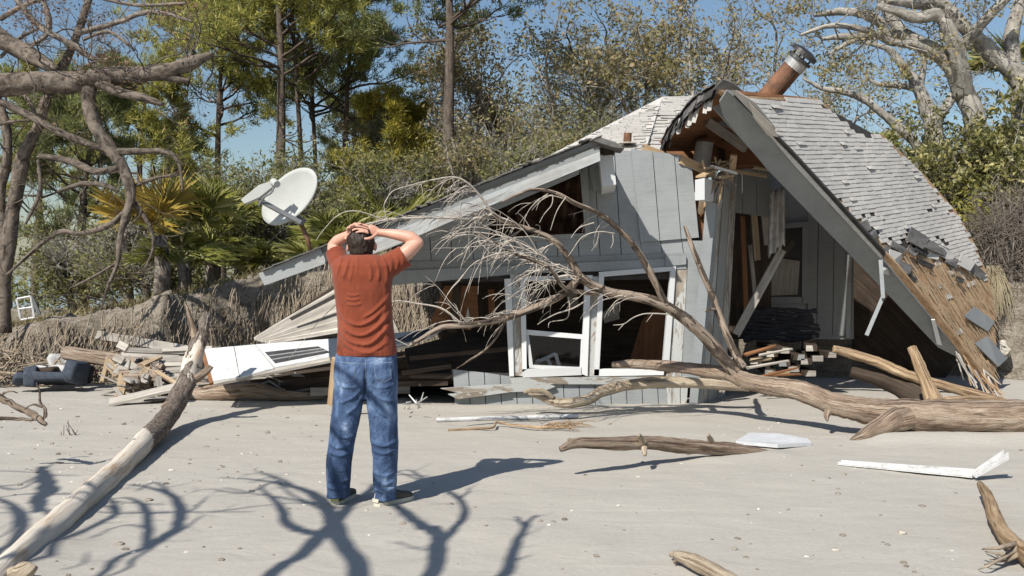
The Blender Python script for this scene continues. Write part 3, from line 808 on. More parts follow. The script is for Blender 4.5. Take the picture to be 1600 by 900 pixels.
def facet(px_pts, name, keep, seed, udir=None, extra=None, w=.22, ex=.06, label=None, drop=None, th=.05, deck='tar'):
    pts = [P(*q) for q in px_pts[:3]]
    pl = plane3(*pts); n = face_cam(pl[1], pts[0])
    poly = [PP(q[0], q[1], pl) for q in (extra or px_pts)]
    if udir is None:
        u = V((n.y, -n.x, 0)).normalized()
        if u.x < 0: u = -u
    else: u = (udir - n * udir.dot(n)).normalized()
    s = n.cross(u).normalized()
    if s.z < 0: s = -s
    org = pts[0]
    p2 = [((q - org).dot(u), (q - org).dot(s)) for q in poly]
    b = MB(); b.prism(poly, -n * th); deck_o = b.build(name, M[deck], HOUSE)
    if label: deck_o['label'] = label
    us = [q[0] for q in p2]; ss = [q[1] for q in p2]
    shingles(deck_o, org, u, s, lambda a, c: inside(p2, a, c), min(us), max(us), min(ss), max(ss), w, ex, seed, keep, n, drop)
    return deck_o, pl, n, u, s, org, p2
facet([(858, 244, 12.2), (1035, 151, 15.2), (987, 234, 12.2)], 'roof', 160, 11, deck='shingle', label='gable roof facet sloping down to the left rake', extra=[(840, 262), (858, 243), (1035, 151), (1000, 262)])
facet([(1035, 151, 15.2), (1092, 151, 15.2), (1010, 234, 12.4)], 'roof', 140, 12, deck='shingle', label='small roof facet above the upper siding', extra=[(1035, 151), (1092, 150), (1118, 136), (1085, 163), (1058, 190), (1042, 214), (1034, 232), (1030, 262), (985, 262)])
b = MB(); b.tube([P(980, 225, 12.3), P(981, 208, 12.3)], [0.05, 0.05], 12); o = b.build('vent_pipe', M['rust'], HOUSE)
b = MB(); b.tube([P(980, 224.5, 12.3), P(980, 222.5, 12.3)], [0.12, 0.07], 12); b.build('flashing', M['oldpale'], o)

RA, RB, RD = (1128, 138, 10.3), (1548, 602, 12.6), (1530, 420, 14.2)
rp = plane3(P(*RA), P(*RB), P(*RD))
RC = (1277, 153, PP(1277, 153, rp).y)
RIDGE = P(*RC) - P(*RA)
# ---- broken front edge of the gable: torn deck, hanging shingles, brown underside
curve = [(1118, 138, 10.35), (1100, 149, 10.5), (1085, 161, 10.7), (1070, 177, 10.9), (1057, 192, 11.1), (1046, 206, 11.35), (1039, 219, 11.6), (1035, 231, 11.8)]
b = MB()
for i in range(len(curve) - 1):
    a, c = P(*curve[i]), P(*curve[i + 1]); back = RIDGE * 1.0
    b.prism([a, c, c + back, a + back], (0.03, 0, -0.04))
sag = b.build('sagging_roof_deck', M['ply'], HOUSE); sag['label'] = 'torn brown plywood roof deck hanging under the peak'
rg = random.Random(21)
k = 0
for i in range(len(curve) - 1):
    for j in range(4):
        t = (j + rg.uniform(-.2, .2)) / 4; a = V(curve[i]); c = V(curve[i + 1]); q = a.lerp(c, t); p = P(q.x, q.y, q.z)
        d = (P(*curve[i + 1]) - P(*curve[i])).normalized()
        for layer in range(2):
            wd = rg.uniform(.10, .2); ln = rg.uniform(.10, .2)
            dirv = V((-0.25 + rg.gauss(0, .12), -0.35, -0.75 + rg.gauss(0, .1))).normalized()
            o0 = p + V((0.02 * layer, 0.02 * layer, 0.035 - .02 * layer))
            mb = MB(); mb.prism([o0, o0 + d * wd, o0 + d * wd * rg.uniform(.6, 1) + dirv * ln, o0 + dirv * ln * rg.uniform(.7, 1.1)], V((.0, -.008, .008)))
            mb.build('hanging_shingle', M['tabdark' if rg.random() < .35 else 'tar'], sag)
for (x, y, x2, y2, yy) in ((1082, 166, 1077, 195, 10.7), (1092, 163, 1084, 190, 10.6), (1105, 152, 1101, 176, 10.45), (1112, 148, 1108, 172, 10.4), (1064, 186, 1060, 208, 10.95), (1076, 178, 1074, 198, 10.8)):
    mb = MB(); mb.board(P(x, y, yy), P(x2, y2, yy), 0.045, 0.008, (-.4, -1, 0.2), jag=.015, seed=x); mb.build('hanging_shingle', M['shingle'], sag)
# row of shingles standing over the same edge
for i in range(len(curve) - 1):
    a, c = P(*curve[i]), P(*curve[i + 1])
    for j in range(2):
        q0 = a.lerp(c, j / 2) + V((0, 0, .03)); q1 = a.lerp(c, (j + .96) / 2) + V((0, 0, .03)); bk = V((.05, .28, .05))
        mb = MB(); mb.prism([q0 + V((-.03, -.06, rg.uniform(-.01, .02))), q1 + V((-.03, -.06, rg.uniform(-.01, .02))), q1 + bk, q0 + bk], (0, 0, .014)); mb.build('shingle', M['tabdark'], sag)
# brown attic wall and framing behind the duct
wpoly([(1028, 262), (1028, 225), (1060, 180), (1110, 150), (1160, 165), (1230, 270)], 12.7, 'ply', 'attic_wall', HOUSE, 0.04)
for a, c, w, mt, y1 in (((1112, 150), (1215, 262), .16, 'trim_grey', 10.9), ((1105, 190), (1165, 232), .10, 'old', 11.3), ((1120, 185), (1190, 215), .09, 'trim_grey', 11.6),
                     ((1070, 200), (1160, 240), .08, 'ply', 12.2), ((1120, 165), (1130, 262), .07, 'dark', 12.3), ((1055, 215), (1085, 250), .06, 'ply', 12.1)):
    mb = MB(); mb.board(P(a[0], a[1], y1), P(c[0], c[1], y1 + .3), w, .05); mb.build('rafter', M[mt], HOUSE)

# ---- right roof slope
rdir = (P(*RC) - P(*RA)).normalized()
def r_drop(a, c):
    q = R_ORG + R_U * a + R_S * c
    px, py = CX + q.x / q.y * F, CY - (q.z - EYE) / q.y * F
    # where the shingles have been torn off
    line = 372 + (px - 1400) * 0.42 + 10 * math.sin(px * 0.11) + 8 * math.sin(px * 0.05 + 1)
    if py > line + 6: return 0.97
    if py > line - 14: return 0.35
    return 0.002
R_ORG = P(*RA); _n = face_cam(rp[1], R_ORG); R_U = (rdir - _n * rdir.dot(_n)).normalized(); R_S = _n.cross(R_U).normalized()
if R_S.z < 0: R_S = -R_S
right_roof, rpl, rn, ru, rs_, rorg, rp2 = facet([RA, RB, RD], 'roof', 300, 13, udir=rdir, label='big right hand roof slope fallen to the sand, grey shingles', w=.24, ex=.056, deck='sheath',
    extra=[(1126, 140), (1160, 149), (1205, 152), (1277, 153), (1337, 203), (1380, 211), (1446, 275), (1494, 330), (1520, 375), (1546, 435), (1553, 480), (1556, 530), (1560, 570), (1550, 590), (1536, 586), (1480, 508), (1380, 400)], drop=r_drop)

# dark felt layer and torn sheathing boards, splintering towards the bottom
felt = plane_poly([(1150, 152), (1277, 160), (1380, 218), (1462, 303), (1524, 422), (1470, 400), (1380, 378)], (rpl[0] + rn * 0.004, rpl[1]), 'tar', 'roofing_felt', right_roof, 0.004)
rg = random.Random(31)
def on_roof(px, py, h): 
    return PP(px, py, (rpl[0] + rn * h, rpl[1]))
for i in range(26):
    x0 = rg.uniform(1490, 1556); y0 = 560 + (x0 - 1490) * .35 + rg.uniform(-20, 12); dx = rg.uniform(5, 24); dy = rg.uniform(20, 55)
    a = on_roof(x0, y0, rg.uniform(-.05, .05)); c = a + V((dx * .0075, -rg.uniform(0, .2), -dy * .0078)); c.z = max(c.z, 0.01)
    mb = MB(); mb.board(a, c, rg.uniform(.02, .07), .012, rn, jag=.06, seed=i + 90, taper=.4); mb.build('splintered_board', M['sheath' if rg.random() < .6 else 'oldpale'], right_roof)
# loose and curled shingles at the torn line, pale patches further down
for (x, y, w, h, r, mt) in ((1434, 372, 34, 22, .5, 'tabdark'), (1462, 386, 42, 14, .4, 'tabdark'), (1459, 392, 22, 24, .2, 'shingle'), (1478, 396, 30, 14, .5, 'shingle'), (1489, 408, 24, 14, .5, 'tabdark'), (1510, 410, 26, 18, .5, 'shingle'), (1528, 424, 26, 14, .7, 'tabdark'),
        (1350, 354, 20, 18, -.5, 'tabdark'), (1362, 366, 18, 14, -.3, 'tabdark'), (1398, 404, 20, 26, .2, 'shingle'), (1414, 418, 22, 16, .3, 'tabdark'), (1426, 392, 18, 10, .6, 'tabdark'), (1447, 412, 28, 8, .4, 'tar'), (1500, 437, 14, 8, .4, 'tar'), (1440, 392, 24, 8, .5, 'tar'), (1424, 432, 20, 7, .7, 'tar'),
        (1531, 498, 22, 44, -.95, 'siding_dull'), (1549, 548, 22, 52, -.75, 'siding_dull'), (1386, 418, 16, 20, .3, 'shingle'), (1392, 392, 22, 14, .2, 'tabdark'), (1404, 386, 26, 10, .5, 'tabdark')):
    ca, sa = math.cos(r), math.sin(r)
    q = [(x + ca * dx - sa * dy, y + sa * dx + ca * dy) for dx, dy in ((-w / 2, -h / 2), (w / 2, -h / 2 * .8), (w / 2 * .9, h / 2), (-w / 2 * .8, h / 2))]
    mb = MB(); hh = [.03, .05, .03, .02]; mb.prism([on_roof(px, py, .02 + rg.uniform(.0, .07)) for (px, py) in q], -rn * .012); mb.build('torn_shingle', M[mt], right_roof)
# splits and nail lines in the bare sheathing
mb = MB()
for i in range(900):
    t = rg.random(); x = rg.uniform(1400, 1555); y = 372 + (x - 1400) * .42 + rg.uniform(5, 150)
    if y > 585 or x - 1388 < (y - 395) * .80: continue
    a = on_roof(x, y, .026); d = (on_roof(x + 8, y + 13, .026) - a).normalized()
    mb.board(a, a + d * rg.uniform(.03, .2), rg.uniform(.004, .02), .004, rn, jag=.02, seed=i, taper=.2)
o = mb.build('splinters', M['pine'], right_roof); o['kind'] = 'stuff'

# ---- right rake: wide fascia leaning forward, drip edge, hanging gutter strap
wv = V((-.5, .70, -.6))
fp = plane3(P(1132, 150, 10.25), P(1546, 604, 12.52), P(1132, 150, 10.25) + wv)
plane_poly([(1124, 160), (1136, 142), (1148, 152), (1240, 250), (1378, 405), (1508, 562), (1492, 556), (1466, 543), (1330, 400), (1200, 266), (1130, 182)], fp, 'siding_dull', 'fascia', right_roof, 0.045)
off = (fp[0] - fp[1] * 0.0, fp[1]); fnn = face_cam(fp[1], fp[0])
def fstrip(q, h, mat, name, th=.02):
    b = MB(); pl = (fp[0] + fnn * h, fp[1]); b.prism([PP(x, y, pl) for x, y in q], -fnn * th); return b.build(name, M[mat], right_roof)
fstrip([(1150, 150), (1160, 156), (1245, 250), (1380, 400), (1376, 404), (1240, 257)], .03, 'whitemetal', 'drip_edge')
fstrip([(1146, 150), (1150, 147), (1246, 246), (1384, 396), (1381, 402), (1245, 252)], .05, 'tar', 'rake_edge', .05)
fstrip([(1384, 396), (1400, 412), (1480, 508), (1512, 552), (1545, 602), (1538, 600), (1500, 552), (1440, 476), (1380, 404)], .045, 'sheath', 'rake_edge', .05)
fstrip([(1455, 500), (1461, 500), (1472, 540), (1464, 538)], .06, 'white', 'loose_trim')
for a, c, y1 in (((1376, 406), (1380, 466), 11.1), ((1380, 463), (1354, 524), 11.1)):
    mb = MB(); mb.board(P(a[0], a[1], y1), P(c[0], c[1], y1 - .05), .042, .014, (-.5, -1, .2)); mb.build('gutter_strap', M['siding'], right_roof)
fstrip([(1128, 133), (1140, 136), (1180, 160), (1212, 200), (1208, 212), (1190, 200), (1176, 178), (1150, 150)], .08, 'shingle', 'curled_shingle', .012)
fstrip([(1170, 160), (1206, 196), (1216, 214), (1200, 212), (1178, 185)], .11, 'oldpale', 'flashing', .012)
fstrip([(1114, 140), (1130, 124), (1146, 130), (1160, 142), (1136, 140)], .10, 'tabdark', 'curled_shingle', .012)

# ---- chimney pipe, rusty, leaning over the ridge
cd = (P(1242, 103, 13.2) - P(1176, 180, 13.5)).normalized()
ca, cb = P(1172, 184, 13.5), P(1240, 104, 13.2)
b = MB(); b.tube([ca, ca.lerp(cb, .5), cb], [.142, .136, .136], 22); chim = b.build('chimney_pipe', M['rust'], HOUSE, smooth=False)
b = MB(); b.tube([ca - cd * .3, ca + cd * .04], [.18, .175], 22); b.build('chimney_flashing', M['blackmetal'], chim)
b = MB(); b.tube([cb - cd * .02, cb + cd * .10], [.148, .148], 22); b.build('chimney_collar', M['galv'], chim)
b = MB(); b.tube([cb + cd * .10, cb + cd * .14], [.178, .17], 22); b.tube([cb + cd * .18, cb + cd * .24, cb + cd * .27], [.192, .178, .09], 22); b.build('chimney_cap', M['blackmetal'], chim)
for k in range(4):
    b = MB(); a = k * 1.57 + .4; pr = cd.orthogonal().normalized(); pr2 = cd.cross(pr); o_ = pr * math.cos(a) * .125 + pr2 * math.sin(a) * .125
    b.tube([cb + cd * .12 + o_, cb + cd * .20 + o_], [.014, .014], 5)
    b.build('chimney_bracket', M['blackmetal'], chim)

# ---- inside of the house seen through the openings
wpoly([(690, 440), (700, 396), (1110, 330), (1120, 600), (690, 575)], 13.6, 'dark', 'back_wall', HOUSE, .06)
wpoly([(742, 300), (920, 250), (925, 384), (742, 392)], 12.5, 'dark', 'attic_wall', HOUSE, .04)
# brown rumpled cloth behind the triangular window
b = MB(); rows = []
nu, nv = 40, 14
for j in range(nv):
    for i in range(nu):
        x = 766 + (914 - 766) * i / (nu - 1); top = 335 - (x - 766) * .43 ; y = top + (376 - top) * j / (nv - 1)
        p = P(x, y, 12.0 + .07 * math.sin(i * 1.3 + j * .4) + .05 * math.sin(i * .7 - j * .9)); rows.append(p)
s0 = b.add(rows)
for j in range(nv - 1):
    for i in range(nu - 1):
        b.face([s0 + j * nu + i, s0 + j * nu + i + 1, s0 + (j + 1) * nu + i + 1, s0 + (j + 1) * nu + i], [(0, 0)] * 4)
b.build('brown_cloth', m_plain('brown_cloth', (0.10, 0.06, 0.042), .95, .1, .6, 9), HOUSE, smooth=True)
# upright brown plywood and boards seen through the left opening
for q, Y, mt in (([(672, 505), (694, 447), (745, 447), (748, 500), (735, 516)], 12.1, 'ply'), ([(708, 447), (722, 447), (712, 520), (700, 520)], 11.9, 'dark'), ([(745, 445), (800, 440), (800, 520), (748, 524)], 12.6, 'dark'), ([(762, 452), (772, 452), (774, 500), (764, 500)], 12.2, 'ply'),
                 ([(724, 510), (731, 480), (737, 510)], 11.9, 'oldpale'), ([(884, 452), (900, 450), (905, 480), (888, 482)], 12.6, 'old'), ([(830, 452), (836, 452), (838, 478), (832, 478)], 12.3, 'siding_dull'),
                 ([(985, 560), (1004, 500), (1022, 482), (1045, 485), (1040, 576)], 12.2, 'ply'), ([(940, 490), (966, 470), (968, 498), (945, 505)], 12.4, 'old')):
    wpoly(q, Y, mt, 'broken_panel', HOUSE, .03)
# floor slabs, fallen and dark
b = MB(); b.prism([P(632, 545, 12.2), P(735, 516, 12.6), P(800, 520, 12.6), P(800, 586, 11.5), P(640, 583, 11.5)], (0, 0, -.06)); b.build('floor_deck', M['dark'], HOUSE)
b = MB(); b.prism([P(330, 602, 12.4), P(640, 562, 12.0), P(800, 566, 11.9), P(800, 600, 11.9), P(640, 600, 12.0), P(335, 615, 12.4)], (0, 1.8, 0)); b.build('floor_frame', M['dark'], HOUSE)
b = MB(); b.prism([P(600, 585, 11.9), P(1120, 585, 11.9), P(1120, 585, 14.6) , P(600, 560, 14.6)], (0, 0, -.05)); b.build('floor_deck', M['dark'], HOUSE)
for a, c, y1, w in (((640, 560), (795, 545), 11.6, .05), ((628, 583), (705, 572), 11.5, .05), ((620, 600), (700, 598), 11.55, .06)):
    mb = MB(); mb.board(P(a[0], a[1], y1), P(c[0], c[1], y1), w, .05); mb.build('floor_joist', M['dark'], HOUSE)

# ---- recess under the right gable
IY = 13.7
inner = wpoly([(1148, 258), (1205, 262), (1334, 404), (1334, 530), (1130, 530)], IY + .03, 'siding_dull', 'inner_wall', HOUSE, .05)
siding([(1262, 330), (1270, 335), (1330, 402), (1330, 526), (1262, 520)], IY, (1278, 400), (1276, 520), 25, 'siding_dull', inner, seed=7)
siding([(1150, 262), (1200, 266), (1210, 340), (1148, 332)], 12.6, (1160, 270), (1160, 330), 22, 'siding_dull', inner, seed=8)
win = MB(); win.prism([P(1192, 352, IY - .04), P(1264, 346, IY - .04), P(1264, 354, IY - .04), P(1192, 360, IY - .04)], (0, .08, 0)); w3 = win.build('window', M['siding_dull'], HOUSE); w3['label'] = 'dark window in the shaded inner wall under the right gable'
for q in ([(1254, 354), (1264, 354), (1263, 474), (1253, 474)], [(1192, 464), (1254, 464), (1254, 474), (1192, 474)]):
    b = MB(); b.prism([P(x, y, IY - .045) for x, y in q], (0, .08, 0)); b.build('frame', M['siding_dull'], w3)
b = MB(); b.prism([P(1192, 358, IY - .008), P(1255, 354, IY - .008), P(1255, 466, IY - .008), P(1192, 466, IY - .008)], (0, .006, 0)); b.build('pane', M['blackmetal'], w3)  # black sheet standing in for the darkness of the window recess
wpoly([(1200, 412), (1222, 404), (1250, 408), (1246, 460), (1204, 462)], IY - .06, 'old', 'broken_panel', HOUSE, .03)
wpoly([(1324, 396), (1331, 402), (1328, 528), (1322, 528)], IY - .05, 'trim_grey', 'door_trim', HOUSE, .06)
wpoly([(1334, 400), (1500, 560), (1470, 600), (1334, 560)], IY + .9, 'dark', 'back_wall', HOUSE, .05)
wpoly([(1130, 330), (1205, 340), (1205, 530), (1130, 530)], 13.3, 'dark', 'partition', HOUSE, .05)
for a, c, w, mt, y1 in (((1221, 392), (1150, 522), .10, 'old', 12.3), ((1238, 378), (1205, 420), .06, 'dark', 12.5), ((1178, 335), (1183, 405), .08, 'pine', 12.9), ((1196, 338), (1200, 380), .11, 'oldpale', 13.0), ((1160, 340), (1166, 500), .06, 'ply', 12.9),
                     ((1172, 385), (1180, 470), .05, 'old', 13.1), ((1140, 560), (1128, 610), .06, 'old', 11.7)):
    mb = MB(); mb.board(P(a[0], a[1], y1), P(c[0], c[1], y1), w, .05, jag=.03, seed=int(a[1])); mb.build('broken_stud', M[mt], HOUSE)
def cloth(name, tl, tr, bl, br, Y, amp, mat, nu=16, nv=12, seed=0, parent=HOUSE):
    rg = random.Random(seed); b = MB(); pts = []
    for j in range(nv):
        for i in range(nu):
            s, t = i / (nu - 1), j / (nv - 1)
            x = (tl[0] * (1 - s) + tr[0] * s) * (1 - t) + (bl[0] * (1 - s) + br[0] * s) * t; y = (tl[1] * (1 - s) + tr[1] * s) * (1 - t) + (bl[1] * (1 - s) + br[1] * s) * t
            if j == nv - 1: y += rg.uniform(-4, 6)
            pts.append(P(x, y, Y + amp * math.sin(i * 1.1 + seed + j * .15) + amp * .5 * math.sin(j * .8 + i * .3)))
    s0 = b.add(pts)
    for j in range(nv - 1):
        for i in range(nu - 1): b.face([s0 + j * nu + i, s0 + j * nu + i + 1, s0 + (j + 1) * nu + i + 1, s0 + (j + 1) * nu + i], [(0, 0)] * 4)
    o = b.build(name, M[mat] if isinstance(mat, str) else mat, parent, smooth=True)
    so = o.modifiers.new('thick', 'SOLIDIFY'); so.thickness = .006
    return o
cl = cloth('torn_curtain', (1203, 300), (1226, 292), (1200, 400), (1226, 382), 12.2, .03, 'curtain', seed=1, parent=None)
tag(cl, 'torn pale curtain hanging in the dark recess under the right gable', 'curtain')
# blankets in folds
bl = thing('blanket_pile', 'pile of dark folded blankets in the recess below the inner window', 'blankets', tuple(P(1212, 545, 13.0)))
rg = random.Random(5)
for i in range(9):
    y = 485 + i * 5.6; w = 58 + rg.uniform(-6, 6); cx_ = 1215 + rg.uniform(-4, 4)
    b = MB(); n = 22; pts = []
    for k in range(n + 1):
        t = k / n; pts.append(P(cx_ - w + 2 * w * t, y + 1.5 * math.sin(t * 9 + i) + rg.uniform(-.5, .5), 13.0))
    b.tube(pts, [.028 + .006 * math.sin(k * .9 + i) for k in range(n + 1)], 8, True, .15, i); o = b.build('blanket', M['blanket'], bl, smooth=True)
    o.scale = (1, 1, 1)
# stack of lumber with pale cut ends, under the recess
ls = thing('lumber_stack', 'heap of reddish lumber with pale sawn ends under the right gable', 'lumber', tuple(G(1230, 600)))
rg = random.Random(8)
for (x, y) in ((1228, 545), (1269, 547), (1186, 566), (1223, 567), (1258, 566), (1205, 553), (1246, 556), (1240, 578), (1282, 560), (1300, 552), (1200, 580), (1270, 582)):
    x += rg.uniform(-6, 6); y += rg.uniform(-3, 3); a = P(x, y, 12.3); bq = a + V((-.9 + rg.uniform(-.3, .3), -.45 + rg.uniform(-.1, .1), rg.uniform(-.06, .0)))
    b = MB(); b.board(a + V((rg.uniform(-.2, .2), .7, .03)), a, .14, .07, (0, 0, 1)); pl_ = b.build('plank', M['dark'], ls)
    b = MB(); b.board(a, a - V((0, .004, 0)), .132, .07, (0, 0, 1)); b.build('sawn_end', M[rg.choice(['siding_dull', 'old', 'old', 'oldpale'])], pl_)
for i in range(7):
    x = rg.uniform(1160, 1240); y = rg.uniform(550, 590); a = P(x, y, rg.uniform(11.9, 12.3)); bq = a + V((rg.uniform(.15, .45), rg.uniform(-.1, .1), rg.uniform(.0, .12)))
    b = MB(); b.board(a, bq, rg.uniform(.03, .09), .02, (0, -.5, 1), jag=.05, seed=i, taper=.5); b.build('broken_piece', M[rg.choice(['pine', 'oldpale', 'ply'])], ls)
# ---------------------------------------------------------------- the man, seen from behind, hands on his head
from mathutils.bvhtree import BVHTree
MY = 6.5
def mp(px, py, dy=0.0): 
    p = P(px, py, MY); return V((p.x, MY + dy, p.z))
PXM = MY / F
man = thing('person', 'man seen from behind in rust red t-shirt and jeans, hands on his head', 'person', (mp(572, 790).x, MY, 0.0))
def rings(mb, secs, n=28, sup=2.0):
    """closed loft of level rings: (centre, half width, half depth, tilt)"""
    b0 = len(mb.v)
    for c, rx, ry in secs:
        for k in range(n):
            a = k / n * 2 * math.pi
            ca_, sa_ = math.cos(a), math.sin(a)
            x = math.copysign(abs(ca_) ** (2 / sup), ca_) * rx; y = math.copysign(abs(sa_) ** (2 / sup), sa_) * ry
            mb.v.append((c.x + x, c.y + y, c.z))
    m = len(secs)
    for i in range(m - 1):
        for k in range(n):
            k2 = (k + 1) % n
            mb.face([b0 + i * n + k, b0 + i * n + k2, b0 + (i + 1) * n + k2, b0 + (i + 1) * n + k], [(0, 0)] * 4)
    mb.face([b0 + k for k in reversed(range(n))], [(0, 0)] * n); mb.face([b0 + (m - 1) * n + k for k in range(n)], [(0, 0)] * n)
def ball(mb, c, rx, ry, rz, n=16):
    secs = []
    for i in range(1, n):
        t = -math.pi / 2 + math.pi * i / n
        secs.append((V((c.x, c.y, c.z + rz * math.sin(t))), rx * math.cos(t), ry * math.cos(t)))
    rings(mb, secs, 20)
def remeshed(mb, name, mat, parent, voxel, smooth_it, disp=None):
    me = bpy.data.meshes.new(name + '_raw'); me.from_pydata(mb.v, [], mb.f)
    o = bpy.data.objects.new(name + '_raw', me); COL.objects.link(o)
    r = o.modifiers.new('r', 'REMESH'); r.mode = 'VOXEL'; r.voxel_size = voxel; r.use_smooth_shade = True
    s = o.modifiers.new('s', 'SMOOTH'); s.iterations = smooth_it; s.factor = 0.5
    dg = bpy.context.evaluated_depsgraph_get(); ev = o.evaluated_get(dg)
    me2 = bpy.data.meshes.new_from_object(ev)
    bpy.data.objects.remove(o); bpy.data.meshes.remove(me)
    me2.name = name
    n = len(me2.vertices); co = np.empty(n * 3, np.float32); me2.vertices.foreach_get('co', co); co = co.reshape(-1, 3)
    if disp is not None:
        no = np.empty(n * 3, np.float32); me2.vertices.foreach_get('normal', no); no = no.reshape(-1, 3)
        co = co + no * disp(co, no)[:, None]
    base = np.array(tuple(world_loc(parent)), np.float32)
    me2.vertices.foreach_set('co', (co - base).ravel()); 
    me2.materials.clear(); me2.materials.append(M[mat]); me2.polygons.foreach_set('use_smooth', [True] * len(me2.polygons)); me2.update()
    ob = bpy.data.objects.new(name, me2); COL.objects.link(ob); ob.parent = parent
    return ob
def px_of(co):
    return CX + co[:, 0] / co[:, 1] * F, CY - (co[:, 2] - EYE) / co[:, 1] * F
def seg_field(px, py, lines):
    """height of soft ridges along polylines given in photo pixels: (points, width, height)"""
    out = np.zeros(len(px))
    for pts, w, h in lines:
        if len(pts) > 2: pts = smooth_path([(a, c, 0) for a, c in pts], [1] * len(pts), 4)[0][:, :2]
        best = np.full(len(px), 1e9); tt = np.zeros(len(px))
        L = len(pts) - 1
        for i in range(L):
            ax, ay = pts[i]; bx, by = pts[i + 1]; dx, dy = bx - ax, by - ay
            t = np.clip(((px - ax) * dx + (py - ay) * dy) / (dx * dx + dy * dy), 0, 1)
            d = np.hypot(px - ax - dx * t, py - ay - dy * t)
            m = d < best; best = np.where(m, d, best); tt = np.where(m, (i + t) / L, tt)
        out += 1.5 * h * np.exp(-(best / w) ** 2) * np.clip(np.sin(tt * math.pi) * 1.6 + .1, 0, 1)
    return out

# ---- body: head, neck, arms, hands and the trunk and legs under the clothes as one surface
b = MB()
HC = (563, 381)
ball(b, mp(*HC, .06), .079, .098, .112)
ball(b, mp(564, 392, .10), .062, .075, .075)                    # jaw and face, turned away
b.tube([mp(565, 392, .045), mp(566, 403, .03), mp(566, 416, .02)], [.055, .056, .066], 16)
ball(b, mp(584.5, 385, .055), .012, .02, .03, 10); ball(b, mp(541.5, 387, .055), .010, .02, .028, 10)      # ears
ball(b, mp(563, 386, .165), .014, .022, .022, 8)                 # nose
rings(b, [(mp(571, 620, .02), .165, .10), (mp(571, 560, .02), .165, .10), (mp(570, 480, .01), .150, .095), (mp(568, 425, 0), .165, .10), (mp(567, 408, 0), .12, .08)])
def limb(mb, pts, rad, sides=16):
    p, r = smooth_path(pts, rad, 5); mb.tube(p, r, sides)
# right arm
limb(b, [mp(606, 420, .0), mp(622, 406, -.01), mp(640, 390, .0), mp(652, 379, .02)], [.058, .056, .050, .040])
limb(b, [mp(653, 380, .02), mp(642, 372, .02), mp(622, 367, .03), mp(602, 364, .04), mp(590, 363, .045)], [.038, .043, .037, .028, .026])
ball(b, mp(652, 379.5, .02), .040, .040, .038, 10)
# left arm
limb(b, [mp(532, 420, .02), mp(523, 402, .07), mp(515, 384, .13)], [.056, .052, .040])
limb(b, [mp(515, 383, .13), mp(523, 376, .11), mp(533, 371, .08), mp(543, 366, .055)], [.038, .041, .036, .027])
ball(b, mp(515, 383, .13), .038, .038, .036, 10)
# hands: palms lie on the crown, fingers bent and interleaved
def palm(mb, a, c, w0, w1, th):
    d = (c - a).normalized(); s = d.cross(V((0, -1, .25))).normalized(); nn = d.cross(s).normalized()
    b0 = len(mb.v); n = 12
    for i in range(6):
        t = i / 5; q = a.lerp(c, t); w = (w0 + (w1 - w0) * t) * (0.85 + .25 * math.sin(t * math.pi)); h = th * (1 - .25 * t)
        for k in range(n):
            an = k / n * 6.2832; mb.v.append(tuple(q + s * math.cos(an) * w + nn * math.sin(an) * h))
    for i in range(5):
        for k in range(n): mb.face([b0 + i * n + k, b0 + i * n + (k + 1) % n, b0 + (i + 1) * n + (k + 1) % n, b0 + (i + 1) * n + k], [(0, 0)] * 4)
    mb.face([b0 + k for k in reversed(range(n))], [(0, 0)] * n); mb.face([b0 + 5 * n + k for k in range(n)], [(0, 0)] * n)
palm(b, mp(592, 363.5, .045), mp(575, 357.5, .03), .027, .040, .015)
rf = [([(577, 354.5, .04), (567, 351, .035), (557, 350.6, .03), (549.5, 353, .025)], .0085),
      ([(575, 358, .01), (565, 354.5, -.005), (556, 353.5, -.012), (549, 356, -.012)], .009),
      ([(575.5, 361.5, -.015), (565, 358.5, -.03), (556.5, 358.5, -.035), (551.5, 361, -.033)], .0088),
      ([(577, 364.5, -.03), (569, 362.5, -.045), (562, 362.5, -.048), (557.5, 364.5, -.045)], .0078)]
for pts, r in rf: limb(b, [mp(*q) for q in pts], [r * 1.1, r, r * .95, r * .8], 10)
limb(b, [mp(589, 365, .01), mp(583, 371, -.035), mp(577, 373.2, -.052), mp(571, 373.5, -.056)], [.014, .0105, .0098, .008], 10)      # thumb, out to the side
palm(b, mp(544, 366.5, .055), mp(550, 358.5, .03), .026, .034, .015)
lf = [([(549, 357, .05), (552, 352, .045), (558, 348.8, .035), (564, 349.5, .02)], .0083),
      ([(547, 359, .02), (549, 353.5, .01), (554, 349.5, .0), (560, 350, -.004)], .0083),
      ([(546.5, 361.5, .0), (546, 356, -.012), (550, 352, -.02), (555, 352.3, -.022)], .0083),
      ([(545, 364, -.01), (543, 359.5, -.02), (545, 355.8, -.028), (549, 356.5, -.032)], .0075)]
for pts, r in lf: limb(b, [mp(*q) for q in pts], [r * 1.1, r, r * .95, r * .8], 10)
limb(b, [mp(543, 367, .03), mp(540.5, 371, .0), mp(541, 374.5, -.01)], [.013, .0105, .0085], 10)
for cx1, top in ((547, 600), (596, 600)):
    rings(b, [(mp(cx1 - 17 if cx1 < 570 else 602, 775, .01), .045, .05), (mp(cx1 - 12 if cx1 < 570 else 601, 690, -.0), .06, .06), (mp(cx1, 610, .0), .08, .08)], 20)
body = remeshed(b, 'body', 'skin', man, .0045, 2)
# ---- hair: a cap over the back of the head
b = MB(); ball(b, mp(562.5, 377.5, .048), .0885, .108, .106); ball(b, mp(563, 390, .035), .079, .085, .070)
def hair_disp(co, no):
    return np.array([0.008 * mnoise.noise(V((c[0] * 60, c[1] * 60, c[2] * 22))) + .002 * mnoise.noise(V((c[0] * 150, c[1] * 150, c[2] * 60))) for c in co])
hair = remeshed(b, 'hair', 'hair', man, .006, 2, hair_disp)

